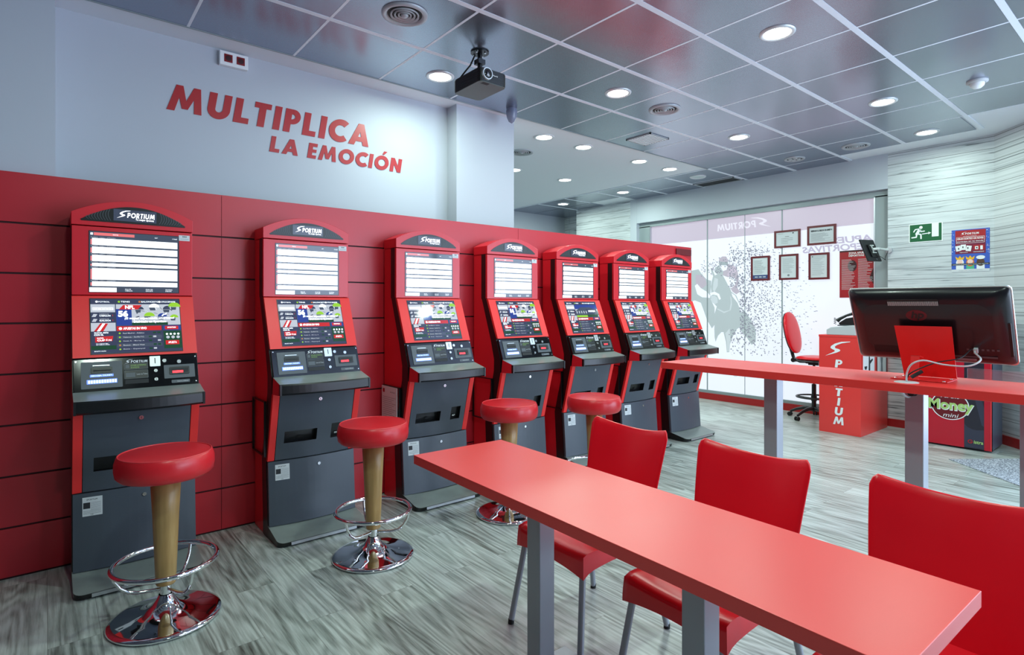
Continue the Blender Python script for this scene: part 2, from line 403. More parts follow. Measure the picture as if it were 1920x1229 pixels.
def rrect(u0, v0, u1, v1, r, n=4):
    return (arcpts(u1-r, v0+r, r, -PI/2, 0, n)+arcpts(u1-r, v1-r, r, 0, PI/2, n)+arcpts(u0+r, v1-r, r, PI/2, PI, n)+arcpts(u0+r, v0+r, r, PI, 1.5*PI, n))

# ---- bold geometric capitals built from strokes (height 1). returns (list of polygons, advance width)
def glyph(ch, t=0.25):
    P = []; R = lambda x0,y0,x1,y1: P.append([(x0,y0),(x1,y0),(x1,y1),(x0,y1)])
    def ring(cx, cy, rx, ry, a0, a1, n=20, tt=t):
        for i in range(n):
            a = a0+(a1-a0)*i/n; b = a0+(a1-a0)*(i+1)/n
            o = lambda q,k: (cx+(rx-k)*math.cos(q), cy+(ry-k)*math.sin(q))
            P.append([o(a,tt),o(a,0),o(b,0),o(b,tt)])
    if ch == 'M':
        w = 1.16; P.append([(0,0),(t*.95,0),(0.40,1),(0.17,1)]); P.append([(w-t*.95,0),(w,0),(w-.17,1),(w-.40,1)])
        P.append([(0.17,1),(0.40,1),(w/2+.10,.12),(w/2-.10,.12)]); P.append([(w-.40,1),(w-.17,1),(w/2+.10,.12),(w/2-.10,.12)])
    elif ch == 'U': w = 0.80; R(0,.38,t,1); R(w-t,.38,w,1); ring(w/2,.38,w/2,.40,PI,2*PI)
    elif ch == 'L': w = 0.56; R(0,0,t,1); R(t,0,w,t*.85)
    elif ch == 'T': w = 0.64; R(w/2-t/2,0,w/2+t/2,1-t*.85); R(0,1-t*.85,w,1)
    elif ch == 'I': w = t; R(0,0,t,1)
    elif ch == 'P': w = 0.64; R(0,0,t,1); R(t,1-t*.8,w-.3,1); R(t,.36,w-.3,.36+t*.75); ring(w-.32,.68,.32,.32,-PI/2,PI/2,14,t*.82)
    elif ch == 'R': w = 0.68; R(0,0,t,1); R(t,1-t*.8,w-.34,1); R(t,.38,w-.34,.38+t*.72); ring(w-.36,.69,.31,.31,-PI/2,PI/2,14,t*.8); P.append([(.42,0),(.72,0),(.46,.45),(.2,.45)])
    elif ch == 'C': w = 0.78; ring(.5,.5,.52,.52,.27*PI,1.73*PI,24)
    elif ch in 'OÓ':
        w = 1.0; ring(.5,.5,.52,.52,0,2*PI,32)
        if ch == 'Ó': P.append([(.46,1.10),(.60,1.10),(.80,1.34),(.56,1.34)])
    elif ch == 'A':
        w = 0.98; P.append([(0,0),(t*1.05,0),(.62,1),(.36,1)]); P.append([(w-t*1.05,0),(w,0),(.62,1),(.36,1)]); R(.25,.18,.74,.18+t*.78)
    elif ch == 'E': w = 0.54; R(0,0,t,1); R(t,0,w,t*.8); R(t,1-t*.8,w,1); R(t,.5-t*.38,w-.02,.5+t*.38)
    elif ch == 'N': w = 0.84; R(0,0,t,1); R(w-t,0,w,1); P.append([(0,1),(t,1),(w,0),(w-t,0)])
    else: w = 0.35
    return P, w
SWOOSH = [(0,0),(.47,.25),(.60,.36),(.62,.44),(.56,.50),(.42,.55),(.40,.66),(.50,.78),(.68,.90),(1.0,1.0),(1.02,1.04),(.66,1.0),(.40,.86),(.24,.68),(.22,.55),(.30,.47),(.38,.42),(.40,.34),(.32,.26)]
def swoosh(mb, F, u0, v0, u1, v1, m, n=0.0, mirror=False):
    pts = [(a/1.02, b/1.04) for a,b in SWOOSH]
    if mirror: pts = [(1-a, b) for a,b in pts][::-1]
    # split in quads strip to stay clean
    k = len(SWOOSH)
    lo = pts[:10]; hi = pts[10:][::-1]
    if mirror:
        q = [(1-a, b) for a,b in pts][::-1]; lo = [(1-a,b) for a,b in q[:10]]; hi = [(1-a,b) for a,b in q[10:]][::-1]
    T = lambda p: (u0+p[0]*(u1-u0), v0+p[1]*(v1-v0))
    hi = [lo[0]]+hi
    for i in range(9):
        a,b,c,d = lo[i],lo[i+1],hi[i+1],hi[i]
        mb.poly(F, [T(a),T(b),T(c)], m, n)
        mb.poly(F, [T(a),T(c),T(d)], m, n)
def stroke_text(mb, F, st, u0, v0, u1, h, m, n=0.0, t=0.25, gap=0.12, shear=0.0, mirror=False):
    x = 0; items = []
    for ch in st:
        P,w_ = glyph(ch, t); items.append((P,x)); x += w_+gap
    x -= gap; k = (u1-u0)/x
    for P,ox in items:
        for n_,pl in enumerate(P):
            q = [((a+ox)*k+shear*b*h, b*h) for a,b in pl]
            if mirror: q = [((u1-u0)-a, b) for a,b in q]
            mb.poly(F, [(u0+a, v0+b) for a,b in q], m, n+0.00004*n_)
def logo(mb, F, u0, v0, u1, v1, m, n=0.0, mirror=False):
    """the swoosh S followed by PORTIUM"""
    W = u1-u0; H = v1-v0
    if not mirror:
        swoosh(mb, F, u0, v0, u0+W*.36, v1, m, n)
        stroke_text(mb, F, 'PORTIUM', u0+W*.27, v0+H*.12, u1, H*.62, m, n, t=.21, gap=.17, shear=.12)
    else:
        swoosh(mb, F, u1-W*.36, v0, u1, v1, m, n, mirror=True)
        stroke_text(mb, F, 'PORTIUM', u0, v0+H*.12, u1-W*.27, H*.62, m, n, t=.24, gap=.1, shear=.12, mirror=True)

# ================================================================== SETTING
ZC = 3.4
YP = 4.155      # face of the red panel wall
XE = 8.13       # east wall face
struct(MB().box((-3.2,-3.6,-0.1),(9.4,9.2,0), 'floor').build('floor'))
struct(MB().box((-3.2,-3.6,ZC+0.004),(9.4,9.2,ZC+0.12), 'plaster').build('ceiling'))
# metal tile fields of the ceiling and their bars
t = MB()
zt = ZC-0.006
def tile(x0,y0,x1,y1): t.box((x0,y0,zt),(x1,y1,ZC+0.003),'tile')
px_, py_ = 0.7047, 0.7047
XL = [2.148+px_*k for k in range(-7, 8)]; XL = XL[:-1]+[7.082]
YL = [4.38-0.7125*k for k in range(0, 12)]
g = 0.0095
for i in range(len(XL)-1):
    for j in range(len(YL)-1): tile(XL[i]+g, YL[j+1]+0.022, XL[i+1]-g, YL[j]-(0.0 if j==0 else 0.022))
YR = [1.555, 2.245, 2.95, 3.65, 4.38, 5.09, 5.8, 6.47, 7.2, 7.9, 8.8]
for j in range(len(YR)-1): tile(7.082+g, YR[j]+0.02, 7.745-g, YR[j+1]-0.02)
for j in range(2,7): tile(7.745+g, YR[j]+0.02, XE, YR[j+1]-0.02)
for j in (8,9): tile(7.745+g, YR[j]+0.02, 8.9, YR[j+1]-0.02)
struct(t.build('ceiling_tiles'))
b = MB()
for j,y in enumerate(YL[1:-1]):
    x1 = 7.745 if y > 1.5 else 7.082
    if y > 2.9: x1 = XE
    b.box((-3,y-0.02,zt-0.002),(x1,y+0.02,ZC+0.003),'bar')
for y in YR[4:10]: b.box((7.082,y-0.02,zt-0.002),(7.745 if y > 6.4 and y<7.3 else (XE if y<6.4 else 8.8),y+0.02,ZC+0.003),'bar')
for x in XL[1:]: b.box((x-0.009,-3.5,zt-0.001),(x+0.009,4.38 if x < 7 else 8.8,ZC+0.003),'bar')
b.box((7.739,2.95,zt-0.001),(7.751,6.47,ZC+0.003),'bar')
b.box((-3,4.378,zt-0.004),(7.082,4.392,ZC+0.003),'winframe')
struct(b.build('ceiling_grid'))

# walls
YW = 4.64
struct(MB().box((0.035,YW,0),(2.995,YW+0.15,ZC+0.05),'wall').build('wall_north'))
struct(MB().box((-3.1,4.22,0),(0.035,YW+0.15,ZC+0.05),'wall').build('wall_pillar_west'))
struct(MB().box((2.985,4.48,0),(3.685,4.9,ZC+0.05),'wall').build('wall_pillar_centre'))
struct(MB().box((2.95,4.9,0),(3.1,8.95,ZC+0.05),'wall').build('wall_back_west'))
struct(MB().box((2.95,8.8,0),(9.2,8.95,ZC+0.05),'wall').build('wall_back'))
struct(MB().box((8.66,7.93,0),(8.8,8.8,ZC+0.05),'woodwall').build('wall_east_back'))
struct(MB().box((XE,6.58,0),(XE+0.14,7.93,ZC+0.05),'woodwall').box((XE+0.14,7.86,0),(8.8,7.93,ZC+0.05),'woodwall').build('wall_east_far'))
struct(MB().box((XE-0.004,6.44,0),(XE+0.3,6.58,ZC+0.05),'wall').box((XE,2.53,2.965),(XE+0.3,6.44,ZC+0.05),'wall').build('wall_east_beam'))
struct(MB().box((XE,1.5,0),(XE+0.3,2.53,ZC+0.05),'woodwall').build('wall_east'))
# angled wall
A = Vector((XE,1.5,0)); B = Vector((6.95,0.32,0)); nrm = Vector((1,-1,0)).normalized()*0.15
aw = MB(); aw.add([A,B,B+nrm,A+nrm,A+Vector((0,0,3.45)),B+Vector((0,0,3.45)),B+nrm+Vector((0,0,3.45)),A+nrm+Vector((0,0,3.45))],[(0,1,2,3),(4,5,6,7),(0,1,5,4),(1,2,6,5),(2,3,7,6),(3,0,4,7)],'woodwall')
struct(aw.build('wall_southeast'))
# walls behind the camera with their window openings; dark stretches added to absorb light
struct(MB().box((-3.1,-3.6,0),(-2.95,4.3,ZC),'absorbwall').build('wall_west'))
struct(MB().box((-3.1,-3.5,0),(-1.1,-3.35,ZC),'wall').box((-1.1,-3.5,0),(2.6,-3.35,ZC),'absorbwall').box((2.6,-3.5,0),(6.95,-3.35,0.3),'wall').box((2.6,-3.5,3.15),(6.95,-3.35,ZC),'wall').build('wall_south'))
struct(MB().box((6.95,-3.5,3.0),(7.1,0.32,ZC),'wall').box((6.95,-3.5,0),(7.1,-3.25,3.0),'wall').box((6.95,0.1,0),(7.1,0.32,3.0),'wall').build('wall_entrance'))
f_ = MB()
for x in (2.65,4.75,6.85): f_.box((x-0.03,-3.45,0.3),(x+0.03,-3.38,3.15),'winframe')
struct(f_.build('window_2'))

# red panelled wall
r = MB(); X0,X1 = -2.9, 6.33
zs = [0, 0.282, 0.562, 0.843, 1.124, 1.403, 1.680, 1.958, 2.236]; vx = [-2.9, 0.897, 3.47, 6.33]
r.box((X0,YP+0.008,0.0),(X1,YP+0.09,2.232),'groove')
for i in range(len(vx)-1):
    for j in range(len(zs)-1):
        r.box((vx[i]+(0.0015 if i else 0), YP, zs[j]+(0.005 if j else 0.012)), (vx[i+1]-0.0015, YP+0.0085, zs[j+1]-(0.006 if j<7 else 0)), 'redpanel')
r.box((X0,YP+0.001,2.229),(X1,YP+0.092,2.237),'redpanel')
r.box((X1-0.001,YP+0.0005,0),(X1+0.008,YP+0.092,2.237),'bordeaux')
rpw = struct(r.build('wall_red_panels'))

# baseboards
struct(MB().box((XE-0.025,1.5,0),(XE-0.001,2.53,0.095),'baseboard').build('baseboard_east'))
d = (B-A).normalized(); nn = Vector((-1,1,0)).normalized()
q = MB(); a0 = A+nn*0.001; a1 = B+nn*0.001
q.add([a0,a1,a1+nn*0.02,a0+nn*0.02]+[p+Vector((0,0,0.1)) for p in (a0,a1,a1+nn*0.02,a0+nn*0.02)],[(0,1,2,3),(4,5,6,7),(0,1,5,4),(1,2,6,5),(2,3,7,6),(3,0,4,7)],'baseboard')
struct(q.build('baseboard_southeast'))

# shop window with printed film
win = MB(); XW = 8.245
win.box((XW-0.055,2.53,0.0),(XW+0.1,6.44,0.10),'baseboard')
struct(win.build('trim_1'))
wf = MB()
wf.box((XW-0.04,2.53,0.10),(XW+0.05,6.44,0.145),'winframe'); wf.box((XW-0.04,2.53,2.885),(XW+0.05,6.44,2.965),'winframe')
wf.box((XW-0.04,2.53,0.1),(XW+0.05,2.70,2.9),'winframe'); wf.box((XW-0.04,6.2,0.1),(XW+0.05,6.44,2.9),'winframe')
wf.box((XW-0.045,2.695,0.14),(XW+0.0,2.71,2.89),'alu'); wf.box((XW-0.045,6.195,0.14),(XW+0.0,6.21,2.89),'alu')
for y,k in ((5.106,0.008),(4.47,0.003),(3.902,0.008)): wf.box((XW-0.008,y-k,0.14),(XW,y+k,2.89),'winframe')
wfo = struct(wf.build('window_1'))
FW = Frame((XW,0,0),(0,-1,0),(0,0,1))    # right = -Y, normal = -X (towards the room)
fl = MB()
Y = lambda y: -y
fl.quad(FW,Y(6.2),0.14,Y(2.70),2.565,'filmwhite',0.0); fl.quad(FW,Y(6.2),2.565,Y(2.70),2.89,'filmlilac',0.0)
logo(fl, FW, Y(4.93), 2.66, Y(4.06), 2.83, 'filmpale', 0.002, mirror=True)
fl.text(FW,'APUESTAS',Y(3.52),2.335,Y(2.73),2.425,'filmtext',0.002,bold=0.03,shear=0.15,mirror=True)
fl.text(FW,'DEPORTIVAS',Y(3.61),2.235,Y(2.73),2.325,'filmtext',0.002,bold=0.03,shear=0.15,mirror=True)
# horse and rider print: outline points of the tracing, mapped onto the flat pane
def hp(x, y):
    r = (320+x/4.37)/1066; den = 0.6327+0.7744*r      # homography from the tracing to the flat pane
    return -XW*(0.7744-0.6327*r)/den, 1.5-XW*((y/4.37-133.5)/1066)/den
def hpoly(pts, m, n): fl.poly(FW, [hp(*p) for p in pts], m, n)
hpoly([(60,300),(105,290),(130,285),(160,330),(200,370),(235,380),(232,430),(225,520),(262,600),(262,740),(240,770),(200,700),(150,560),(100,540),(40,560),(30,400)],'filmgrey',0.0015)
hpoly([(100,420),(120,405),(150,440),(200,470),(225,500),(225,520),(160,515),(120,490)],'filmwhite',0.0022)
hpoly([(105,330),(150,330),(185,360),(200,410),(150,450),(110,440)],'filmpurple',0.002)
hpoly([(230,280),(245,290),(265,335),(300,318),(335,320),(350,360),(385,430),(400,470),(440,500),(480,590),(500,620),(520,640),(500,700),(470,760),(445,775),(415,830),(400,860),(388,900),(382,965),(362,965),(355,880),(335,800),(318,800),(290,830),(270,880),(262,840),(260,780),(262,700),(262,650),(280,590),(250,560),(225,520),(235,470),(232,430),(240,380),(250,340),(236,310)],'filmgrey',0.0018)
hpoly([(520,640),(560,700),(600,780),(600,880),(565,905),(530,850),(470,780),(480,700)],'filmgrey',0.0018)
hpoly([(400,480),(430,500),(470,580),(495,625),(480,640),(450,560),(410,510)],'filmwhite',0.0024)
hpoly([(262,355),(290,365),(288,420),(262,470),(248,455),(252,400)],'filmgrey3',0.0024)
hpoly([(225,480),(262,468),(300,488),(314,528),(300,536),(284,500),(250,492),(228,505)],'filmwhite',0.0026)
hpoly([(232,505),(262,500),(286,520),(288,560),(262,572),(236,550)],'filmgrey3',0.0025)
hpoly([(385,620),(395,560),(390,500),(400,520),(405,570),(395,620),(340,645),(285,615),(285,605),(340,632)],'filmgrey3',0.0024)
hpoly([(350,810),(385,770),(392,860),(380,960),(364,960),(362,880)],'filmgrey3',0.0022)
hpoly([(268,270),(300,250),(330,300),(360,290),(375,240),(430,262),(450,300),(462,370),(445,430),(470,470),(440,490),(410,470),(385,430),(350,350),(330,330),(280,315)],'filmpurple',0.002)
hpoly([(268,270),(300,250),(330,300),(335,325),(285,325),(262,310)],'filmgrey',0.0023)
hpoly([(400,262),(430,262),(445,300),(375,345),(365,330)],'filmlilac',0.0024)
hpoly([(330,335),(370,350),(412,345),(445,372),(430,412),(402,440),(380,432),(360,390)],'filmwhite',0.0026)
hpoly([(296,240),(300,200),(325,180),(355,180),(372,205),(372,245),(340,252)],'filmpurple',0.0028)
hpoly([(298,222),(372,225),(374,252),(300,252)],'filmgrey2',0.0029)
hpoly([(302,252),(368,252),(358,284),(338,300),(318,282)],'filmwhite',0.0028)
for (cx_,cy_) in ((375,1098),(435,1146)):
    hpoly([(cx_+24*math.cos(a),cy_+20*math.sin(a)) for a in [i*PI/5 for i in range(10)]],'filmgrey3',0.002)
rnd = random.Random(4)
for i in range(2400):
    if i < 1950:
        x = 380+abs(rnd.gauss(0,1))*290; y = 560+rnd.gauss(0,1)*230
        if x > 1100 or y < 60 or y > 1010: continue
        if x < 470 and y < 780 and y > 430: continue
        if y > 990 : continue
    elif i < 2150: x = rnd.uniform(330,700); y = 190-(x-330)*0.25+rnd.gauss(0,40)+30
    elif i < 2300: x = rnd.uniform(150,320); y = 270+rnd.gauss(0,35)+(240-x)*0.1
    else: x = rnd.uniform(400,640); y = 1110+rnd.gauss(0,12)
    near = max(0.45, 1-abs(x-500)/800); sz = rnd.uniform(2,8.5)*near
    sx_ = sz*(1+max(0,(x-700)/200)); a = rnd.uniform(0,1.5) if x < 750 else 0.05
    c_, s_ = math.cos(a), math.sin(a)
    hpoly([(x+c_*p*sx_-s_*q_*sz*.8, y+s_*p*sx_+c_*q_*sz*.8) for p,q_ in ((-1,-.7),(.2,-1),(1,-.2),(.6,.9),(-.7,.8))],'filmdot',0.0030+(i%7)*0.0001)
fo = fl.build('printed_film', wfo)
fo['label'] = 'backlit white window film with grey horse race print'

# ================================================================== CEILING FIXTURES
def ceil_round(c): return (c[0], c[1], ZC-0.008)
def make_downlight(on=True):
    o = thing('ceiling_light', '', 'ceiling light')
    MB().lathe([(0.118,0.001),(0.116,-0.006),(0.104,-0.013),(0.090,-0.008),(0.086,0.0)],'lampring',seg=36).build('ring',o)
    MB().lathe([(0.0,-0.006),(0.05,-0.006),(0.088,-0.004)],'diffuser' if on else 'offlamp',seg=36).build('diffuser',o)
    return o
dl = [(2.51,4.01,'round lit downlight in metal tiles just left of the projector'),
 (3.93,3.32,'round lit downlight in metal tiles between the dome camera and the round vent'),
 (3.92,1.89,'largest round lit downlight in metal tiles near the top right'),
 (6.01,1.91,'round lit downlight in metal tiles nearest the white motion sensor'),
 (6.01,3.33,'round lit downlight in metal tiles right of the square grille'),
 (7.43,1.94,'round lit downlight in the last metal tile above the exit sign'),
 (4.34,4.74,'lit downlight in white plaster ceiling, first beside the pillar'),
 (4.98,4.74,'lit downlight in white plaster ceiling, second along the metal edge'),
 (6.04,4.74,'lit downlight in white plaster ceiling, third along the metal edge'),
 (6.71,4.74,'lit downlight in white plaster ceiling, last before its far corner'),
 (6.06,6.15,'lit downlight alone in the middle of white plaster ceiling'),
 (5.06,6.15,'lit downlight half hidden behind the white pillar edge'),
 (7.43,6.17,'lit downlight in far metal tiles above the white wooden wall'),
 (7.43,7.59,'lit downlight in the farthest dark metal tiles')]
DL_COL = (0.78, 1.0, 0.88)
first = None
for i,(x,y,lb) in enumerate(dl):
    z = ZC-0.006 if (y < 4.38 or x > 7.08) else ZC+0.004
    if first is None: first = make_downlight(); first['label'] = lb; first['group'] = 'lit ceiling downlights'; first.location = (x,y,z)
    else: dup(first, (x,y,z), 0, lb)
    a = area('downlight_lamp', (x,y,z-0.03), (0,0,0), 0.16, 0.16, 17 if x < 3 else 14, DL_COL, 'DISK')
for x,y in ((1.8,1.9),(1.8,-0.3),(3.9,-0.3),(6.0,-0.3),(0.4,0.9)):  # added unseen lamps, more light from above on table and floor
    a = area('downlight_lamp', (x,y,ZC-0.04), (0,0,0), 0.16, 0.16, 21, DL_COL, 'DISK')
for x,y in ((1.8,1.9),(1.8,-0.3),(3.9,-0.3),(6.0,-0.3),(0.4,0.9)):
    dup(first, (x,y,ZC-0.006), 0, 'added round downlight out of view for extra light from above')
ol = make_downlight(False); ol.location = (7.40,4.74,ZC-0.006); ol['label'] = 'round unlit ceiling light beside the dark slot vent'

def round_vent(x,y,lb,r=0.15, eyes=False):
    o = thing('round_vent', lb, 'ceiling vent', (x,y,ZC-0.006 if y < 4.38 or x > 7.08 else ZC+0.004), 0, 'round ceiling vents')
    MB().lathe([(r,0.001),(r*.98,-0.010),(r*.86,-0.016),(r*.78,-0.008),(r*.74,0.0)],'ventgrey',seg=40).build('rim',o)
    MB().lathe([(0,-0.001),(r*.8,-0.001)],'ventdark',seg=32).build('duct',o)
    if not eyes:
        for k in (.62,.46,.30): MB().lathe([(r*k,-0.004),(r*k-0.001,-0.016),(r*(k-.08),-0.006)],'ventgrey',seg=36).build('louvre_ring',o)
        MB().lathe([(0,-0.022),(r*.1,-0.020),(r*.17,-0.010),(r*.17,-0.002)],'ventgrey',seg=24).build('centre_cone',o)
    else:
        for k in range(4):
            a = k*PI/2+.6; MB().lathe([(0,-0.02),(r*.15,-0.018),(r*.22,-0.004)],'ventgrey',(math.cos(a)*r*.38,math.sin(a)*r*.38,0),seg=20).build('spot_nozzle',o)
round_vent(1.797,3.30,'large round vent in metal tiles at the top edge above the lettering')
round_vent(4.607,3.314,'round vent in metal tiles left of the row of metal reflections')
round_vent(7.42,2.64,'round vent in the last metal tile beside the white ceiling step')
round_vent(7.455,3.37,'small round vent with nozzles near the beam',0.125,True)
round_vent(4.55,5.38,'round vent in white plaster ceiling beside the pillar')
g = thing('ceiling_grille','square white louvred grille in the metal tiles','ceiling vent',(5.28,4.03,ZC-0.007))
MB().box((-0.16,-0.16,-0.004),(0.16,0.16,0.0),'ventdark').build('duct',g)
fr = MB()
for a,b_ in (((-.17,-.17),(.17,-.155)),((-.17,.155),(.17,.17)),((-.17,-.17),(-.155,.17)),((.155,-.17),(.17,.17))): fr.box((*a,-0.010),(*b_,0),'ventgrey')
fr.build('frame',g)
sl = MB()
for k in range(9): sl.box((-.155,-.145+k*.034,-0.011),(.155,-.145+k*.034+.017,-0.005),'white')
sl.build('slats',g)
g = thing('slot_vent','long dark slot vent in tiles against the beam','ceiling vent',(7.93,4.74,ZC-0.007))
MB().box((-.12,-.32,-.004),(.12,.32,0),'ventdark').build('duct',g)
fr = MB()
for a,b_ in (((-.14,-.34),(.14,-.32)),((-.14,.32),(.14,.34)),((-.14,-.34),(-.12,.34)),((.12,-.34),(.14,.34))): fr.box((*a,-0.010),(*b_,0),'ventgrey')
fr.build('frame',g)
g = thing('motion_sensor','white dome motion sensor on metal tiles at the right','sensor',(6.07,1.23,ZC-0.006))
MB().lathe([(0.075,0.0),(0.075,-0.012),(0.055,-0.02)],'lightgrey',seg=30).build('base',g)
MB().lathe([(0.052,-0.018),(0.048,-0.04),(0.03,-0.058),(0.0,-0.064)],'white',seg=30).build('dome',g)
g = thing('dome_camera','small grey dome camera under ceiling edge at the white pillar','camera',(3.46,4.24,ZC-0.006))
MB().lathe([(0.05,0.0),(0.055,-0.03),(0.052,-0.05)],'domegrey',seg=26).build('base',g)
MB().lathe([(0.052,-0.05),(0.046,-0.085),(0.03,-0.12),(0.0,-0.14)],'domegrey',seg=26).build('dome',g)

# projector
pj = thing('projector','black ceiling projector with round lens hanging beside a downlight','projector',(2.50,3.44,3.10))
FP = Frame((0,0,0),(1,0,0),(0,1,0))
body = MB()
body.fprism(FP, rrect(-0.125,-0.175,0.115,0.165,0.03), 0.004, 0.10, 'projblack')
for k in range(9): body.fprism(FP, rrect(-0.128,-0.178,0.118,0.168,0.031), 0.010+k*0.0098, 0.014+k*0.0098, 'blackplastic')
body.build('body',pj)
MB().fprism(FP, rrect(-0.124,-0.174,0.114,0.164,0.03), 0.0, 0.005, 'projgrey').quad(FP,-0.09,-0.165,-0.03,-0.13,'ventdark',-0.0005).build('underside',pj)
lm = MB(); lm.cyl((-0.065,-0.172,0.060),(-0.065,-0.190,0.060),0.045,0.042,'silver',28); lm.cyl((-0.065,-0.186,0.060),(-0.065,-0.192,0.060),0.037,0.035,'ventdark',28)
lo_ = lm.build('lens_ring',pj); MB().lathe([(0.028,0.0),(0.02,0.006),(0,0.009)],'lens',seg=24).build('lens',lo_).matrix_local = Matrix.Translation((-0.065,-0.190,0.060)) @ Matrix.Rotation(PI/2,4,'X')
FPf = Frame((0,-0.179,0),(1,0,0),(0,0,1))
MB().text(FPf,'BenQ',-0.012,0.055,0.03,0.065,'white',0.001,bold=0.01).build('logo',pj)
mt = MB(); mt.cyl((0,0,0.292),(0,0,0.284),0.068,0.068,'kblack',28); mt.cyl((0,0,0.29),(0,0,0.10),0.018,0.018,'kblack'); mt.box((-0.03,-0.03,0.20),(0.03,0.03,0.235),'kblack'); mt.cyl((0,0,.16),(0,0,.10),.03,.045,'kblack')
for k in range(4): a = k*PI/2+.5; mt.cyl((math.cos(a)*.045,math.sin(a)*.045,.284),(math.cos(a)*.045,math.sin(a)*.045,.276),.008,.008,'lock',10)
mt.build('ceiling_mount',pj)
MB().tube([(-0.03,0.02,0.27),(-0.05,0.05,0.20),(-0.09,0.10,0.13),(-0.11,0.15,0.08)],0.006,'rubber').build('cable',pj)

# double socket on the wall
sk = thing('wall_socket','white double socket box with red inserts high on the wall','socket',(1.08,YW,3.335))
MB().box((-0.098,-0.04,-0.052),(0.098,0,0.052),'white').build('box',sk,bevel=0.004)
FS = Frame((0,-0.04,0),(1,0,0),(0,0,1))
for s_ in (-0.04,0.045):
    m_ = MB(); m_.fbox(FS,s_-.028,-.027,s_+.028,.031,0,.003,'socketred'); m_.fprism(FS,arcpts(s_,.002,.021,0,2*PI,20)[:-1],.003,.004,'posterdark')
    for q_ in (-.008,.008): m_.fprism(FS,arcpts(s_+q_,.002,.0028,0,2*PI,8)[:-1],.004,.0045,'ventdark')
    m_.build('socket_insert',sk)

# wall lettering: each letter raised vinyl
def wall_word(st, x0, z0, x1, h, label):
    g = thing('wall_lettering', label, 'lettering', (x0, YW, z0))
    FL = Frame((0,0,0),(1,0,0),(0,0,1))
    x = 0; items = []
    for ch in st:
        if ch == ' ': x += 0.42; continue
        P,w_ = glyph(ch,.27); items.append((ch,P,x)); x += w_+0.15
    k = (x1-x0)/(x-0.15)
    for ch,P,ox in items:
        mb = MB()
        for n_,pl in enumerate(P):
            q_ = [((a+ox)*k+0.16*b*h, b*h) for a,b in pl]
            mb.fprism(FL, q_, 0.0006, 0.004+0.00006*n_, 'lettering')
        mb.build('letter', g)
wall_word('MULTIPLICA', 0.648, 2.885, 2.17, 0.188, 'large red slanted words MULTIPLICA high on the white wall')
wall_word('LA EMOCIÓN', 1.341, 2.706, 2.48, 0.125, 'smaller red slanted words LA EMOCIÓN under the large line')

# ================================================================== KIOSK
KW = 0.588
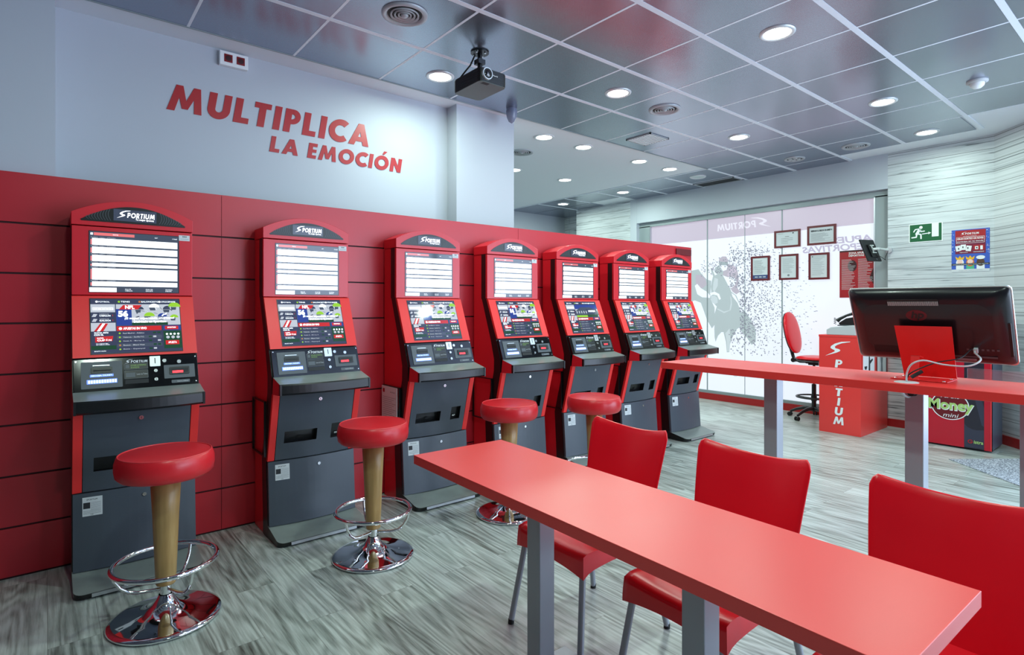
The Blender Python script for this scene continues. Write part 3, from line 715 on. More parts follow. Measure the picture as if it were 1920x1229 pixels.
# front profile (y towards room negative, z)
PF = [(-0.325,0.075),(-0.290,0.487),(-0.412,0.945),(-0.415,1.045),(-0.352,1.212),(-0.348,1.222),(-0.212,1.553),(-0.197,1.562),(-0.197,1.945)]
def prof(off, zmin=0.0):
    return [(y+off, z) for y,z in PF]
FX = Frame((0,0,0),(0,1,0),(0,0,1))   # u = y, v = z, normal = +x
GROUP_K = 'betting terminals along the red wall'
def make_kiosk(lower='nfl'):
    K = thing('betting_terminal','', 'betting terminal', (0,0,0), 0, GROUP_K)
    # red cabinet with closed sides
    po = [(-0.001,0.004)]+[(-0.20,0.004)]+[(y+o,z) for (y,z),o in zip(PF,(.125,.115,.115,.115,.10,.10,.085,.08,.08))]+[(-0.001,1.945)]
    MB().fprism(FX, po, 0.004, KW-0.004, 'kred').build('cabinet',K)
    ins = [(y+o,z) for (y,z),o in zip(PF,(.125,.115,.115,.115,.10,.10,.085,.08,.08))]
    out = [(y+.022,z) for y,z in PF]
    out[2] = (-0.388,0.94); out[3] = (-0.388,1.045)
    MB().fprism(FX, [(-0.20,0.003)]+ins+out[::-1]+[(-0.303,0.003)], 0.0, KW, 'kblack').build('side_trim',K)
    core = [(y+.024,z) for y,z in PF]; thin = [(y+.004,z) for y,z in PF]
    # red front frame pieces (upper, slanted)
    up = MB(); up.fprism(FX, [(-0.175,1.562),(-0.175,1.945),(-0.199,1.942),(-0.199,1.560)], 0.002, KW-0.002, 'kred')
    upo = up.build('upper_panel',K,bevel=0.002)
    sl_ = MB(); sl_.fprism(FX, [(-0.330,1.221),(-0.175,1.558),(-0.201,1.556),(-0.214,1.552),(-0.350,1.221)], 0.002, KW-0.002, 'kredhi'); sl_.build('screen_surround',K)
    # header with arch
    FH = Frame((0,-0.199,0),(1,0,0),(0,0,1))
    def zarch(x, z0, zp): s_ = (x/KW-0.5)*2; return zp-(zp-z0)*s_*s_
    arch = [(0.0,1.948),(KW,1.948)]+[(KW*(1-i/24), zarch(KW*(1-i/24),2.018,2.100)) for i in range(25)]
    hd = MB(); hd.fprism(FH, arch, -0.197, 0.003, 'kred'); ho = hd.build('header',K,bevel=0.002)
    ln = MB()
    lens = [(0.045,1.972),(0.545,1.972)]+[(0.548-0.508*i/20, 1.978+(2.068-1.978)*(1-((0.548-0.508*i/20-KW/2)/0.255)**2)) for i in range(21)]
    ln.fprism(FH, lens, 0.003, 0.006, 'kblack')
    for side in (-1,1):
        for k in range(9):
            rr_ = 0.012+k*0.0095
            cx_ = KW/2+side*0.140
            for i in range(8):
                a0_ = PI/2-side*0.15+(-side)*(-i)*0.17*1.0; 
                pass
            x0_ = KW/2+side*(0.118+k*0.0125); hgt = 0.90*(0.09*(1-((x0_-KW/2)/0.255)**2))
            pts_ = [(x0_+side*(0.012*math.sin(PI*(j/6)*.9)), 1.982+hgt*(j/6)) for j in range(7)]
            for j in range(6):
                (xa,za),(xb,zb) = pts_[j],pts_[j+1]
                ln.poly(FH, [(xa,za),(xa+.0028,za),(xb+.0028,zb),(xb,zb)], 'greyplastic', 0.0065)
    ln.build('speaker_panel',ho)
    mq = MB(); mq.fbox(FH, 0.190,1.984,0.398,2.050,0.006,0.0075,'marquee'); logo(mq,FH,0.205,2.000,0.388,2.046,'litwhite',0.0085); mq.text(FH,'Tu mejor apuesta',0.295,1.990,0.385,2.003,'litwhite',0.0085,bold=0.01)
    mq.build('lit_sign',ho)
    # seam lines / sticker
    st_ = MB(); st_.fbox(FH,0.514,1.893,0.572,1.926,0.0,0.0015,'paper')
    for k in range(4): st_.quad(FH,0.534+k*.006,1.913,0.537+k*.006,1.922,'ink',0.002)
    st_.quad(FH,0.522,1.902,0.566,1.904,'greyink',0.002); st_.build('sticker',K)
    # upper screen
    us = MB(); x0,x1,z0,z1 = 0.080,0.512,1.577,1.916
    us.fbox(FH,x0-.003,z0-.003,x1+.004,z1+.003,0.0,0.0015,'kblack')
    us.quad(FH,x0,z0,x1,z1,'scrmid',0.002)
    us.quad(FH,x0+.02,z1-.022,x0+.21,z1-.006,'scrpink',0.0026); us.quad(FH,x0+.005,z1-.020,x0+.016,z1-.008,'scrwhite',0.0026)
    us.text(FH,'EVENTOS',x0+.108,z1-.017,x0+.132,z1-.011,'scrwhite',0.003); us.text(FH,'NEXT',x0+.31,z1-.020,x0+.325,z1-.014,'scrwhite',0.003); us.text(FH,'17:30:00',x0+.40,z1-.020,x0+.425,z1-.014,'scrwhite',0.003)
    rows = [0.038,0.092,0.136,0.184,0.212,0.296] ; ends = [0.080,0.127,0.176,0.204,0.288,0.340-.034]
    rows = [(0.038,0.076),(0.086,0.122),(0.132,0.167),(0.177,0.195),(0.205,0.270),(0.280,0.306)]
    for a_,b__ in rows:
        us.quad(FH,x0+.012,z1-b__,x1-.006,z1-a_,'scrwhite',0.0026); us.quad(FH,x0+.005,z1-b__+.002,x0+.011,z1-a_-.006,'scrpink',0.0026)
        us.text(FH,'FUTBOL - LIGA 1 - JORNADA',x0+.008,z1-a_+.001,x0+.12,z1-a_+.0075,'scrlight',0.003)
        zz = z1-a_-.012
        while zz > z1-b__+.004:
            us.quad(FH,x0+.016,zz,x1-.010,zz+.0006,'scrlight',0.003); zz -= .012
    us.quad(FH,x0,z0,x0+.125,z0+.025,'scrwhite',0.0028)
    for k,s_ in enumerate(('GUIA DE\nCABALLOS','GUIA DE\nGALGOS','PROXIMOS\nEVENTOS')): us.text(FH,s_,x0+.165+k*.10,z0+.005,x0+.20+k*.10,z0+.020,'scrwhite',0.003)
    us.build('upper_screen',K)
    # lower screen on the slanted surround
    FL = Frame((0.0,-0.350,1.222),(1,0,0),(0,0.136,0.331))
    ls = MB(); a0,a1,b0,b1 = 0.083,0.510,0.018,0.340; Wd = a1-a0; Hd = b1-b0
    ls.fbox(FL,a0-.004,b0-.004,a1+.004,b1+.004,0.0,0.0018,'kblack')
    U = lambda q_: a0+Wd*q_; V = lambda q_: b1-Hd*q_
    qd = lambda x0_,y0_,x1_,y1_,m,n=0.0026: ls.quad(FL,U(x0_),V(y1_),U(x1_),V(y0_),m,n)
    tx = lambda s_,x0_,y0_,x1_,y1_,m,n=0.0036,bold=0.01: ls.text(FL,s_,U(x0_),V(y1_),U(x1_),V(y0_),m,n,bold=bold)
    qd(0,0,1,1,'scrdark',0.0022)
    for k,(s_,e_) in enumerate((('FÚTBOL',.0),('TENIS',.24),('BALONCESTO',.47),('OTROS DEPORTES',.70))):
        ls.poly(FL,arcpts(U(e_+.065),V(.052),.006,0,2*PI,10)[:-1],'scrlime' if k==1 else ('scrorange' if k==2 else 'scrwhite'),0.003)
        tx(s_,e_+.085,.038,e_+.085+(.02*len(s_) if k<3 else .17),.066,'scrwhite')
    # sports banner: generic helmets and jerseys
    if lower == 'nfl':
        qd(.27,.10,1,.50,'scrlight')
        qd(.27,.19,.44,.50,'scrblue',0.003); tx('56',.29,.22,.40,.34,'scrwhite',.0034,.06)
        r2 = random.Random(9)
        for (cx_,cy_,rx_,m_) in ((.53,.20,.05,'scrdark'),(.64,.33,.062,'scrlime'),(.79,.34,.055,'scrblue'),(.86,.20,.06,'scrdark'),(.94,.15,.075,'scrlime'),(.70,.16,.06,'scrwhite'),(.93,.36,.05,'scrlime')):
            ls.poly(FL,arcpts(U(cx_),V(cy_),rx_*Wd,0,PI,12,ry=rx_*Wd*.9),m_,0.0032); ls.poly(FL,[(U(cx_-rx_),V(cy_+.005)),(U(cx_+rx_*.3),V(cy_+.005)),(U(cx_+rx_*.2),V(cy_+.06)),(U(cx_-rx_*.8),V(cy_+.06))],'scrmid',0.0033)
        for k in range(16):
            xx = r2.uniform(.46,.95); yy = r2.uniform(.14,.46); a_ = r2.uniform(0,3)
            dx = .045*math.cos(a_); dy = .045*math.sin(a_)
            ls.poly(FL,[(U(xx),V(yy)),(U(xx+dx),V(yy+dy)),(U(xx+dx+.012),V(yy+dy+.012)),(U(xx+.012),V(yy+.012))],('scrdark','scrwhite','scrmid')[k%3],0.0033)
        qd(.42,.45,.85,.50,'scrgreen',.003)
        ls.poly(FL,[(U(.30),V(.20)),(U(.51),V(.20)),(U(.56),V(.115)),(U(.35),V(.115))],'scrred',.0036); tx('NFL',.37,.125,.475,.19,'scrwhite',.004,.04)
        tx('¡El mayor espectáculo americano!',.36,.345,.93,.40,'scrwhite',.004,.03); tx('Disfrútalo en Sportium',.46,.415,.83,.465,'scrwhite',.004,.03)
    else:
        qd(.27,.10,1,.50,'scrlight'); qd(.27,.10,1,.24,'scrblue',.003)
        ls.poly(FL,[(U(.27),V(.30)),(U(.45),V(.18)),(U(.75),V(.18)),(U(1),V(.30)),(U(1),V(.44)),(U(.27),V(.44))],'scrmid',.0032)
        for k in range(9): qd(.29+k*.075,.30,.32+k*.075,.38,'scrlight',.0034)
        qd(.62,.24,.97,.46,'scrdark',.0035); tx('SPORTIUM',.68,.28,.90,.34,'scrwhite',.004,.03); qd(.62,.42,.97,.50,'scrgreen',.0036); qd(.27,.44,.62,.50,'scrlime',.0034)
    qd(0,.10,.26,.25,'scrlight'); tx('APUESTA DEL DÍA',.02,.17,.23,.20,'scrmid')
    qd(.02,.16,.24,.21,'scrwhite',.003)
    for y_,s_ in ((.265,'CABALLOS'),(.355,'GALGOS')):
        qd(0,y_,.26,y_+.08,'scrdark',.003); tx('CARRERAS DE',.09,y_+.012,.19,y_+.032,'scrlight'); tx(s_,.09,y_+.038,.21,y_+.064,'scrwhite',.004,.03); qd(.23,y_+.03,.235,y_+.06,'scrred',.0036)
        ls.poly(FL,[(U(.01),V(y_+.07)),(U(.05),V(y_+.07)),(U(.07),V(y_+.02)),(U(.03),V(y_+.015))],'scrlight',.0034)
    qd(0,.445,.26,.62,'scrlight'); ls.poly(FL,[(U(.03),V(.60)),(U(.12),V(.62)),(U(.18),V(.46)),(U(.10),V(.45))],'scrred',.003); ls.poly(FL,[(U(.06),V(.60)),(U(.09),V(.60)),(U(.15),V(.46)),(U(.12),V(.46))],'scrwhite',.0032)
    qd(0,.60,.26,.93,'scrdark',.0034); qd(0,.86,.26,.93,'scrgreen',.0036)
    tx('GANA MÁS',.03,.61,.18,.64,'scrwhite',.004,.03); tx('CON EL',.03,.65,.13,.68,'scrwhite',.004,.03)
    ls.poly(FL,[(U(.04),V(.80)),(U(.22),V(.78)),(U(.23),V(.69)),(U(.04),V(.70))],'scrred',.004); tx('SUPER',.06,.715,.13,.735,'scrwhite',.0044,.03); tx('CUPÓN',.06,.74,.21,.78,'scrwhite',.0044,.04)
    tx('Los mejores ligas\nLas mejores cuotas',.05,.815,.19,.855,'scrwhite',.0044)
    tx('BOLETO VACÍO',.03,.945,.15,.965,'scrwhite')
    qd(.27,.515,.77,.60,'scrred',.003); tx('APUESTAS EN VIVO',.34,.535,.60,.58,'scrwhite',.004,.03)
    ls.poly(FL,arcpts(U(.31),V(.558),.008,0,2*PI,12)[:-1],'scrwhite',.004)
    for k in range(5):
        y_ = .615+k*.073
        qd(.27,y_,.77,y_+.062,'scrmid' if k%2 else 'scrdark',.003); ls.poly(FL,arcpts(U(.30),V(y_+.03),.005,0,2*PI,8)[:-1],'scrorange' if k==3 else 'scrlime',.004)
        tx(('Real Madrid - Atlético','Valencia - Sevilla F.C.','Nadal, R. - Murray, A.','Boston - Miami Heat','Betis - Espanyol')[k],.335,y_+.018,.57,y_+.042,'scrlight',.004)
        for j in range(3): 
            if (k+j)%3: qd(.62+j*.05,y_+.015,.655+j*.05,y_+.045,'scrlight' if (k*j)%3 else 'scrgreen',.0042); 
    qd(.79,.515,1,.60,'scrblue',.003); qd(.81,.525,.97,.59,'scrred',.0036); tx('SPORTIUM',.84,.54,.94,.565,'scrwhite',.004,.03)
    qd(.79,.62,1,.95,'scrgreen',.003)
    for k in range(4): ls.poly(FL,arcpts(U(.83+k*.045),V(.68),.006,0,2*PI,10)[:-1],'scrwhite',.004)
    for k in range(3): ls.poly(FL,arcpts(U(.84+k*.06),V(.74),.009,0,2*PI,12)[:-1],'scrlight',.004)
    qd(.81,.80,.97,.88,'scrred',.0036); tx('APUESTA',.84,.82,.94,.86,'scrwhite',.0044)
    ls.build('lower_screen',K)
    # console
    FC = Frame((0,-0.4135,1.046),(1,0,0),(0,0.063,0.170)); HC = 0.178
    con = MB(); con.fbox(FC,0.006,-.002,KW-.006,HC-.002,-0.03,0.002,'glossblack')
    cv = lambda px,py: ((px-105)/1140*(KW-.012)+.006, HC*(1-((py-575-60*(1-(px-100)/1140))/ (305-(px-100)/1140*40))))
    def cq(F_,mb,x0_,y0_,x1_,y1_,m,n0,n1):
        p0 = cv(x0_,y1_); p1 = cv(x1_,y0_); p1 = (p1[0], p0[1]+(y1_-y0_)/285*HC); mb.fbox(F_,p0[0],p0[1],p1[0],p1[1],n0,n1,m); return p0,p1
    p = (0.30-.06, HC*.82); logo(con,FC,0.228,HC*.80,0.335,HC*.93,'white',0.003)
    for (u_,v_) in ((.015,HC*.93),(KW-.015,HC*.93),(KW-.018,HC*.10)): con.cyl(FC(u_,v_,.002),FC(u_,v_,.0035),.004,.004,'lock',10)
    for (v_,s_) in ((HC*.60,1),(HC*.31,0)):
        con.fprism(FC,rrect(.225,v_,.336,v_+.20*HC+(0 if s_ else .07*HC),.004),.002,.003,'greyplastic'); con.fprism(FC,rrect(.2268,v_+.0018,.3342,v_+.20*HC-.0018+(0 if s_ else .07*HC),.004),.003,.0034,'kblack')
    con.text(FC,'ESCÁNER AUTOMÁTICO\nDE APUESTAS',.256,HC*.64,.328,HC*.77,'greentext',.0038); con.quad(FC,.232,HC*.65,.248,HC*.76,'greyplastic',.0038)
    con.text(FC,'Lector de Tickets',.282,HC*.42,.332,HC*.47,'lightgrey',.0038); con.quad(FC,.232,HC*.36,.275,HC*.50,'greyplastic',.0038)
    con.fbox(FC,.228,HC*.15,.336,HC*.28,.002,.004,'ventdark')
    co = con.build('console_panel',K)
    tk = MB(); tk.fprism(FC,rrect(.036,HC*.08,.216,HC*.90,.004),.002,.006,'greyplastic'); tk.fprism(FC,rrect(.080,HC*.55,.172,HC*.72,.004),.006,.010,'kblack'); tk.fbox(FC,.086,HC*.765,.160,HC*.79,.006,.009,'alu'); tk.fbox(FC,.088,HC*.60,.165,HC*.64,.010,.0115,'ventdark')
    tk.build('ticket_printer',co)
    lb = MB(); lb.fbox(FC,.074,HC*.43,.176,HC*.50,.006,.0068,'blueled'); lb.text(FC,'RECOJA TICKET',.080,HC*.44,.170,HC*.49,'whiteled',.0072)
    for k in range(11): lb.fbox(FC,.066+k*.0115,HC*.24,.074+k*.0115,HC*.33,.006,.0072,'whiteled')
    lb.fbox(FC,.060,HC*.22,.192,HC*.35,.006,.0066,'blueled'); lb.build('ticket_light',co)
    cs = MB(); cs.fprism(FC,rrect(.345,HC*.66,.396,HC*.99,.003),.002,.008,'alu'); cs.fbox(FC,.368,HC*.75,.3725,HC*.93,.008,.0086,'ventdark'); cs.build('coin_slot',co)
    for (u_,v_,r_) in ((.416,HC*.83,.0115),(.488,HC*.78,.0115)):
        MB().cyl(FC(u_,v_,.002),FC(u_,v_,.008),r_,r_*.9,'lock',20).build('button',co)
    for (u_,v_) in ((.372,HC*.52),(.372,HC*.24)):
        q_ = MB(); q_.cyl(FC(u_,v_,.002),FC(u_,v_,.009),.0105,.009,'lock',20); q_.fbox(FC,u_-.001,v_-.005,u_+.001,v_+.005,.009,.0094,'ventdark'); q_.build('key_lock',co)
    na = MB(); na.fprism(FC,rrect(.412,HC*.24,.566,HC*.68,.003),.002,.005,'greyplastic'); na.fprism(FC,rrect(.440,HC*.36,.538,HC*.60,.003),.005,.011,'kblack'); na.fprism(FC,rrect(.446,HC*.41,.532,HC*.55,.002),.011,.0114,'ventdark'); na.fbox(FC,.452,HC*.40,.505,HC*.47,.011,.0125,'redled'); na.build('note_acceptor',co)
    nl = MB(); nl.fprism(FC,rrect(.446,HC*.08,.538,HC*.18,.004),.002,.004,'greyplastic'); nl.text(FC,'Inserte billetes',.475,HC*.105,.530,HC*.155,'lightgrey',.0045); nl.build('note_label',co)
    # shelf
    sh = MB(); N = 16
    def lipy(s_, base, bul): return base-bul*(1-(2*s_-1)**2)
    top = [(s_*KW, lipy(s_,-0.546,0.030)) for s_ in [i/N for i in range(N+1)]]
    # top plate
    vs = [(0.006,-0.415,1.046),(KW-.006,-0.415,1.046)]
    for i in range(N):
        (xa,ya),(xb,yb) = top[i],top[i+1]
        sh.add([(xa,-0.415,1.047),(xb,-0.415,1.047),(xb,yb,1.016),(xa,ya,1.016)],[(0,3,2,1)],'steel')
        sh.add([(xa,ya,1.016),(xb,yb,1.016),(xb,yb-.006,1.008),(xa,ya-.006,1.008)],[(0,1,2,3)],'kblack')
        sh.add([(xa,ya-.006,1.008),(xb,yb-.006,1.008),(xb,yb-.008,0.958),(xa,ya-.008,0.958)],[(0,1,2,3)],'kblack',True)
        sh.add([(xa,ya-.008,0.958),(xb,yb-.008,0.958),(xb,yb+.012,0.946),(xa,ya+.012,0.946)],[(0,1,2,3)],'kblack')
        sh.add([(xa,ya+.012,0.946),(xb,yb+.012,0.946),(xb,-0.40,0.938),(xa,-0.40,0.938)],[(0,1,2,3)],'kblack')
    for x_,s_ in ((0,1),(KW,-1)):
        sh.add([(x_,-0.415,1.047),(x_,-0.546,1.016),(x_,-0.552,1.008),(x_,-0.554,0.958),(x_,-0.534,0.946),(x_,-0.40,0.938)],[(0,1,2,3,4,5)],'kred')
        sh.box((x_-.001 if s_>0 else x_-.010,-0.558,0.948),(x_+.010 if s_>0 else x_+.001,-0.535,1.014),'kblack')
    sh.build('shelf',K)
    # doors with bulged front and real openings
    def bulge_door(zlo, ylo, zhi, yhi, x0, x1, bul, holes, m, thick=0.022):
        mb = MB()
        xs_ = sorted(set([x0+(x1-x0)*i/14 for i in range(15)]+[h[0] for h in holes]+[h[2] for h in holes]))
        zs_ = sorted(set([zlo,zhi]+[h[1] for h in holes]+[h[3] for h in holes]))
        def P(x,z,dep=0):
            s_ = (x-x0)/(x1-x0); yy = ylo+(yhi-ylo)*(z-zlo)/(zhi-zlo); return (x, yy-bul*(1-(2*s_-1)**2)+dep, z)
        for i in range(len(xs_)-1):
            for j in range(len(zs_)-1):
                xm = (xs_[i]+xs_[i+1])/2; zm = (zs_[j]+zs_[j+1])/2
                if any(h[0] < xm < h[2] and h[1] < zm < h[3] for h in holes): continue
                mb.add([P(xs_[i],zs_[j]),P(xs_[i+1],zs_[j]),P(xs_[i+1],zs_[j+1]),P(xs_[i],zs_[j+1])],[(0,1,2,3)],m,True)
        for i in range(len(xs_)-1):
            mb.add([P(xs_[i],zlo),P(xs_[i+1],zlo),P(xs_[i+1],zlo,thick+.01),P(xs_[i],zlo,thick+.01)],[(0,3,2,1)],m)
            mb.add([P(xs_[i],zhi),P(xs_[i+1],zhi),P(xs_[i+1],zhi,thick+.01),P(xs_[i],zhi,thick+.01)],[(0,1,2,3)],m)
        for x_ in (x0,x1): mb.add([P(x_,zlo),P(x_,zhi),P(x_,zhi,thick),P(x_,zlo,thick)],[(0,1,2,3)],m)
        for h in holes:
            xa,za,xb,zb = h; D = 0.07
            c = [P(xa,za),P(xb,za),P(xb,zb),P(xa,zb)]; e = [(a,b2+D,c2) for a,b2,c2 in c]
            for i in range(4): j = (i+1)%4; mb.add([c[i],c[j],e[j],e[i]],[(0,3,2,1)],'kblack')
            mb.add(e,[(0,1,2,3)],'ventdark')
            mb.add([P((xa+xb)/2-.01,za+.02,.03),P((xa+xb)/2+.02,za+.02,.03),P((xa+xb)/2+.02,za+.032,.03),P((xa+xb)/2-.01,za+.032,.03)],[(0,1,2,3)],'lock' if xb-xa < .12 else 'kblack')
        return mb, P
    mb,P = bulge_door(0.492,-0.294,0.938,-0.410,0.046,KW-.046,0.022,[(0.092,0.604,0.300,0.682),(0.398,0.598,0.492,0.700)],'door')
    # cut the trapezoid sides
    ud = mb.build('upper_door',K)
    q_ = MB(); p_ = Vector(P(0.30,0.885)); q_.cyl(p_+Vector((0,.004,0)),p_+Vector((0,-.006,0)),.013,.011,'lock',20); q_.box(p_+Vector((-.0015,-.0064,-.006)),p_+Vector((.0015,-.006,.006)),'ventdark'); q_.build('key_lock',ud)
    for s_ in (0,1):
        tm = MB(); xa = 0.0 if s_ == 0 else KW-.044; xb = xa+.044
        tm.fprism(Frame((0,0,0),(0,1,0),(0,0,1)), [(-0.292,0.490),(-0.413,0.938),(-0.380,0.938),(-0.262,0.490)], xa+.001, xb-.001, 'kredhi')
        tm.build('trim',K,bevel=0.002)
    mb,P2 = bulge_door(0.078,-0.325,0.486,-0.296,0.004,KW-.004,0.026,[],'door')
    ld = mb.build('lower_door',K)
    q_ = MB(); p_ = Vector(P2(0.325,0.435)); q_.cyl(p_+Vector((0,.004,0)),p_+Vector((0,-.006,0)),.011,.010,'lock',20); q_.build('key_lock',ld)
    rl = MB(); FR = Frame(P2(0.045,0.365),Vector(P2(0.135,0.365))-Vector(P2(0.045,0.365)),(0,0.07,1))
    rl.fbox(FR,0,0,.088,.100,.0005,.002,'paper'); rl.text(FR,'SPORTIUM',.018,.082,.066,.091,'ink',.0025)
    for k in range(7): rl.quad(FR,.036,.070-k*.0065,.082,.0715-k*.0065,'greyink',.0025)
    rl.quad(FR,.004,.040,.034,.072,'ink',.0025)
    for k in range(3): rl.quad(FR,.004,.026-k*.007,.082,.0272-k*.007,'ink',.0025)
    rl.text(FR,'CE',.036,.003,.048,.010,'ink',.0025); rl.build('rating_label',ld)
    # foot
    ft = MB()
    plan = [(0.0,-0.300)]+[(0.0,-0.475)]+arcpts(0.045,-0.485,0.045,PI,1.5*PI,6)+arcpts(KW-0.045,-0.485,0.045,1.5*PI,2*PI,6)+[(KW,-0.475),(KW,-0.300)]
    zf = lambda y_: 0.080-(min(0,(y_+0.318))/-0.212)*0.048 if y_ < -0.318 else 0.080
    k = len(plan)
    ft.add([(x_,y_,zf(y_)) for x_,y_ in plan],[list(range(k))],'steel')
    ft.add([(x_,y_,zf(y_)) for x_,y_ in plan]+[(x_,y_+0.01,0.006) for x_,y_ in plan],[(i,(i+1)%k,k+(i+1)%k,k+i) for i in range(k)],'kblack')
    fo_ = ft.build('foot_plate',K)
    es = MB(); es.box((0.075,-0.534,0.012),(KW-.085,-0.528,0.030),'alu'); es.build('edge_strip',fo_)
    # wall side pocket
    pk = MB()
    for a_,b__ in (((-.275,.52),(-.267,.88)),((-.008,.52),(0,.88)),((-.275,.52),(0,.528)),((-.275,.872),(0,.88))):
        pk.fbox(Frame((-0.004,-0.005,0),(0,1,0),(0,0,1)),a_[0],a_[1],b__[0],b__[1],-.012,.002,'kblack')
    pk.build('document_pocket',K)
    return K
kx = [0.100, 1.098, 2.066, 2.935, 3.762, 4.588, 5.418]
lbl = ['red betting terminal farthest left, behind the nearest bar stool',
 'red betting terminal second from left, behind the second bar stool',
 'red betting terminal with a framed paper in the pocket on its side, third from left',
 'red betting terminal fourth from left, behind the third bar stool',
 'red betting terminal showing a stadium on its lower screen, behind the fourth bar stool',
 'red betting terminal sixth from left, next to last in the row',
 'red betting terminal farthest right, at the free end of the red wall']
YB = YP-0.022
K0 = make_kiosk('nfl'); K0.location = (kx[0],YB,0); K0['label'] = lbl[0]
for i in (1,2,3,5,6): dup(K0,(kx[i],YB,0),0,lbl[i])
K5 = make_kiosk('stadium'); K5.location = (kx[4],YB,0); K5['label'] = lbl[4]
# first terminal stands against nothing on its left and shows no pocket
for ch in list(K0.children):
    if ch.name.startswith('document_pocket'): bpy.data.objects.remove(ch)
nt_ = thing('framed_notice','printed notice in pocket on the side of the third terminal','notice',(kx[2]-0.0225,YB-0.014,0.54))
FN = Frame((0,0,0),(0,-1,0),(0,0,1))
n_ = MB(); n_.fbox(FN,0.0,0,.25,.335,0,.003,'paper'); n_.text(FN,'AVISO',.14,.29,.22,.30,'ink',.0035)
for k in range(14): n_.quad(FN,.02,.25-k*.015,.23-(k%3)*.03,.253-k*.015,'greyink',.0035)
n_.build('paper',nt_)
MB().fbox(FN,.02,.285,.05,.315,.003,.004,'posterred').build('emblem',nt_)
pq = MB(); pq.box((6.0,YP-0.018,2.13),(6.315,YP-0.001,2.206),'bordeaux'); tag(pq.build('wall_plaque',bevel=0.003),'small glossy dark red plaque above the last betting terminal','plaque')

wh = MB(); wh.tube([(2.045+0.035*math.cos(a), YP-0.012, 0.34+0.075*math.sin(a)) for a in [PI*0.5+PI*i/12 for i in range(13)]],0.006,'lightgrey',8)
for a in (0.415,0.265): wh.cyl((2.045,YP-0.012,a),(2.045,YP+0.001,a),0.007,0.007,'lightgrey',10)
wh.build('handle', rpw)

# ================================================================== STOOLS
def make_stool():
    o = thing('bar_stool','', 'bar stool',(0,0,0),0,'red round bar stools before the terminals')
    MB().lathe([(0,0.004),(0.236,0.004),(0.240,0.010),(0.236,0.018),(0.215,0.024),(0.15,0.034),(0.09,0.050),(0.055,0.075),(0.036,0.105),(0.030,0.12)],'chrome',seg=64).build('base',o)
    MB().cyl((0,0,0.11),(0,0,0.175),0.025,0.025,'chrome',28).build('column',o)
    MB().lathe([(0.0,0.168),(0.040,0.168),(0.043,0.175),(0.048,0.30),(0.056,0.50),(0.066,0.69),(0.0,0.69)],'beech',seg=36).build('wooden_post',o)
    fr_ = MB(); fr_.tube([(0.218*math.cos(a),0.218*math.sin(a),0.275) for a in [2*PI*i/48 for i in range(48)]],0.0115,'chrome',12,closed=True)
    fro = fr_.build('foot_ring',o)
    for k in range(3):
        a = 2*PI*k/3+0.9; c_,s_ = math.cos(a),math.sin(a)
        MB().tube([(r_*c_,r_*s_,z_) for r_,z_ in ((.215,.270),(.205,.225),(.180,.185),(.150,.160),(.11,.150),(.06,.147),(.022,.146))],0.0075,'chrome',10).build('ring_bracket',fro)
    st = MB().lathe([(0.0,0.685),(0.170,0.685),(0.190,0.690),(0.204,0.705),(0.209,0.735),(0.208,0.765),(0.201,0.790),(0.196,0.797)],'vinyl',seg=56)
    st.lathe([(0.192,0.797),(0.16,0.801),(0.08,0.803),(0.0,0.803)],'vinyl',seg=56)
    so = st.build('seat',o)
    MB().tube([(0.194*math.cos(a),0.194*math.sin(a),0.7975) for a in [2*PI*i/56 for i in range(56)]],0.0032,'piping',8,closed=True).build('piping',so)
    return o
s0 = make_stool(); s0.location = (0.440,3.165,0); s0['label'] = 'nearest red bar stool on chrome base before the leftmost terminal'
dup(s0,(1.512,3.165,0),0.5,'red bar stool on chrome base before the second terminal from left')
dup(s0,(2.58,3.19,0),1.1,'red bar stool behind the table corner before the fourth terminal')
dup(s0,(3.27,3.0,0),2.0,'farthest red bar stool behind the first red chair')

# ================================================================== TABLES
def tabletop_obj(t_, w_, l_, z, th, name='tabletop'):
    return MB().box((-w_/2,-l_/2,z-th),(w_/2,l_/2,z),'tabletop').build(name,t_,bevel=0.0015)
RT = math.radians(-1.95)
lt = thing('low_table','long low red table on silver square legs in the foreground','table',(1.551,1.352,0),math.radians(-1.75))
tabletop_obj(lt,0.507,1.987,0.80,0.041)
for y_ in (0.375,-0.375):
    MB().box((-.04,y_-.04,0.012),(.04,y_+.04,0.759),'greysteel').build('leg',lt,bevel=0.004)
for y_ in (0.375,-0.375): MB().box((-.19,y_-.06,0.0),(.19,y_+.06,0.012),'greysteel').build('floor_plate',lt,bevel=0.003)
ht = thing('high_table','tall red bar table carrying the large monitor','table',(3.560,1.36,0),0.0)
tabletop_obj(ht,0.53,2.08,1.11,0.044)
for y_ in (0.38,-0.385,-0.845):
    MB().box((-.042,y_-.042,0.012),(.042,y_+.042,1.066),'greysteel').build('leg',ht,bevel=0.004)
for y_ in (0.38,-0.385,-.845): MB().box((-.19,y_-.06,0.0),(.19,y_+.06,0.012),'greysteel').build('floor_plate',ht,bevel=0.003)
MB().lathe([(0.0,1.113),(0.045,1.114),(0.052,1.112),(0.054,1.110)],'lightgrey',(-.175,-.39,0),seg=30).build('cable_grommet',ht)
ac = MB().box((3.815,0.34,1.112),(3.819,0.815,1.165),'clear'); tag(ac.build('acrylic_strip'),'low clear acrylic strip standing on the tall table back edge','acrylic strip')

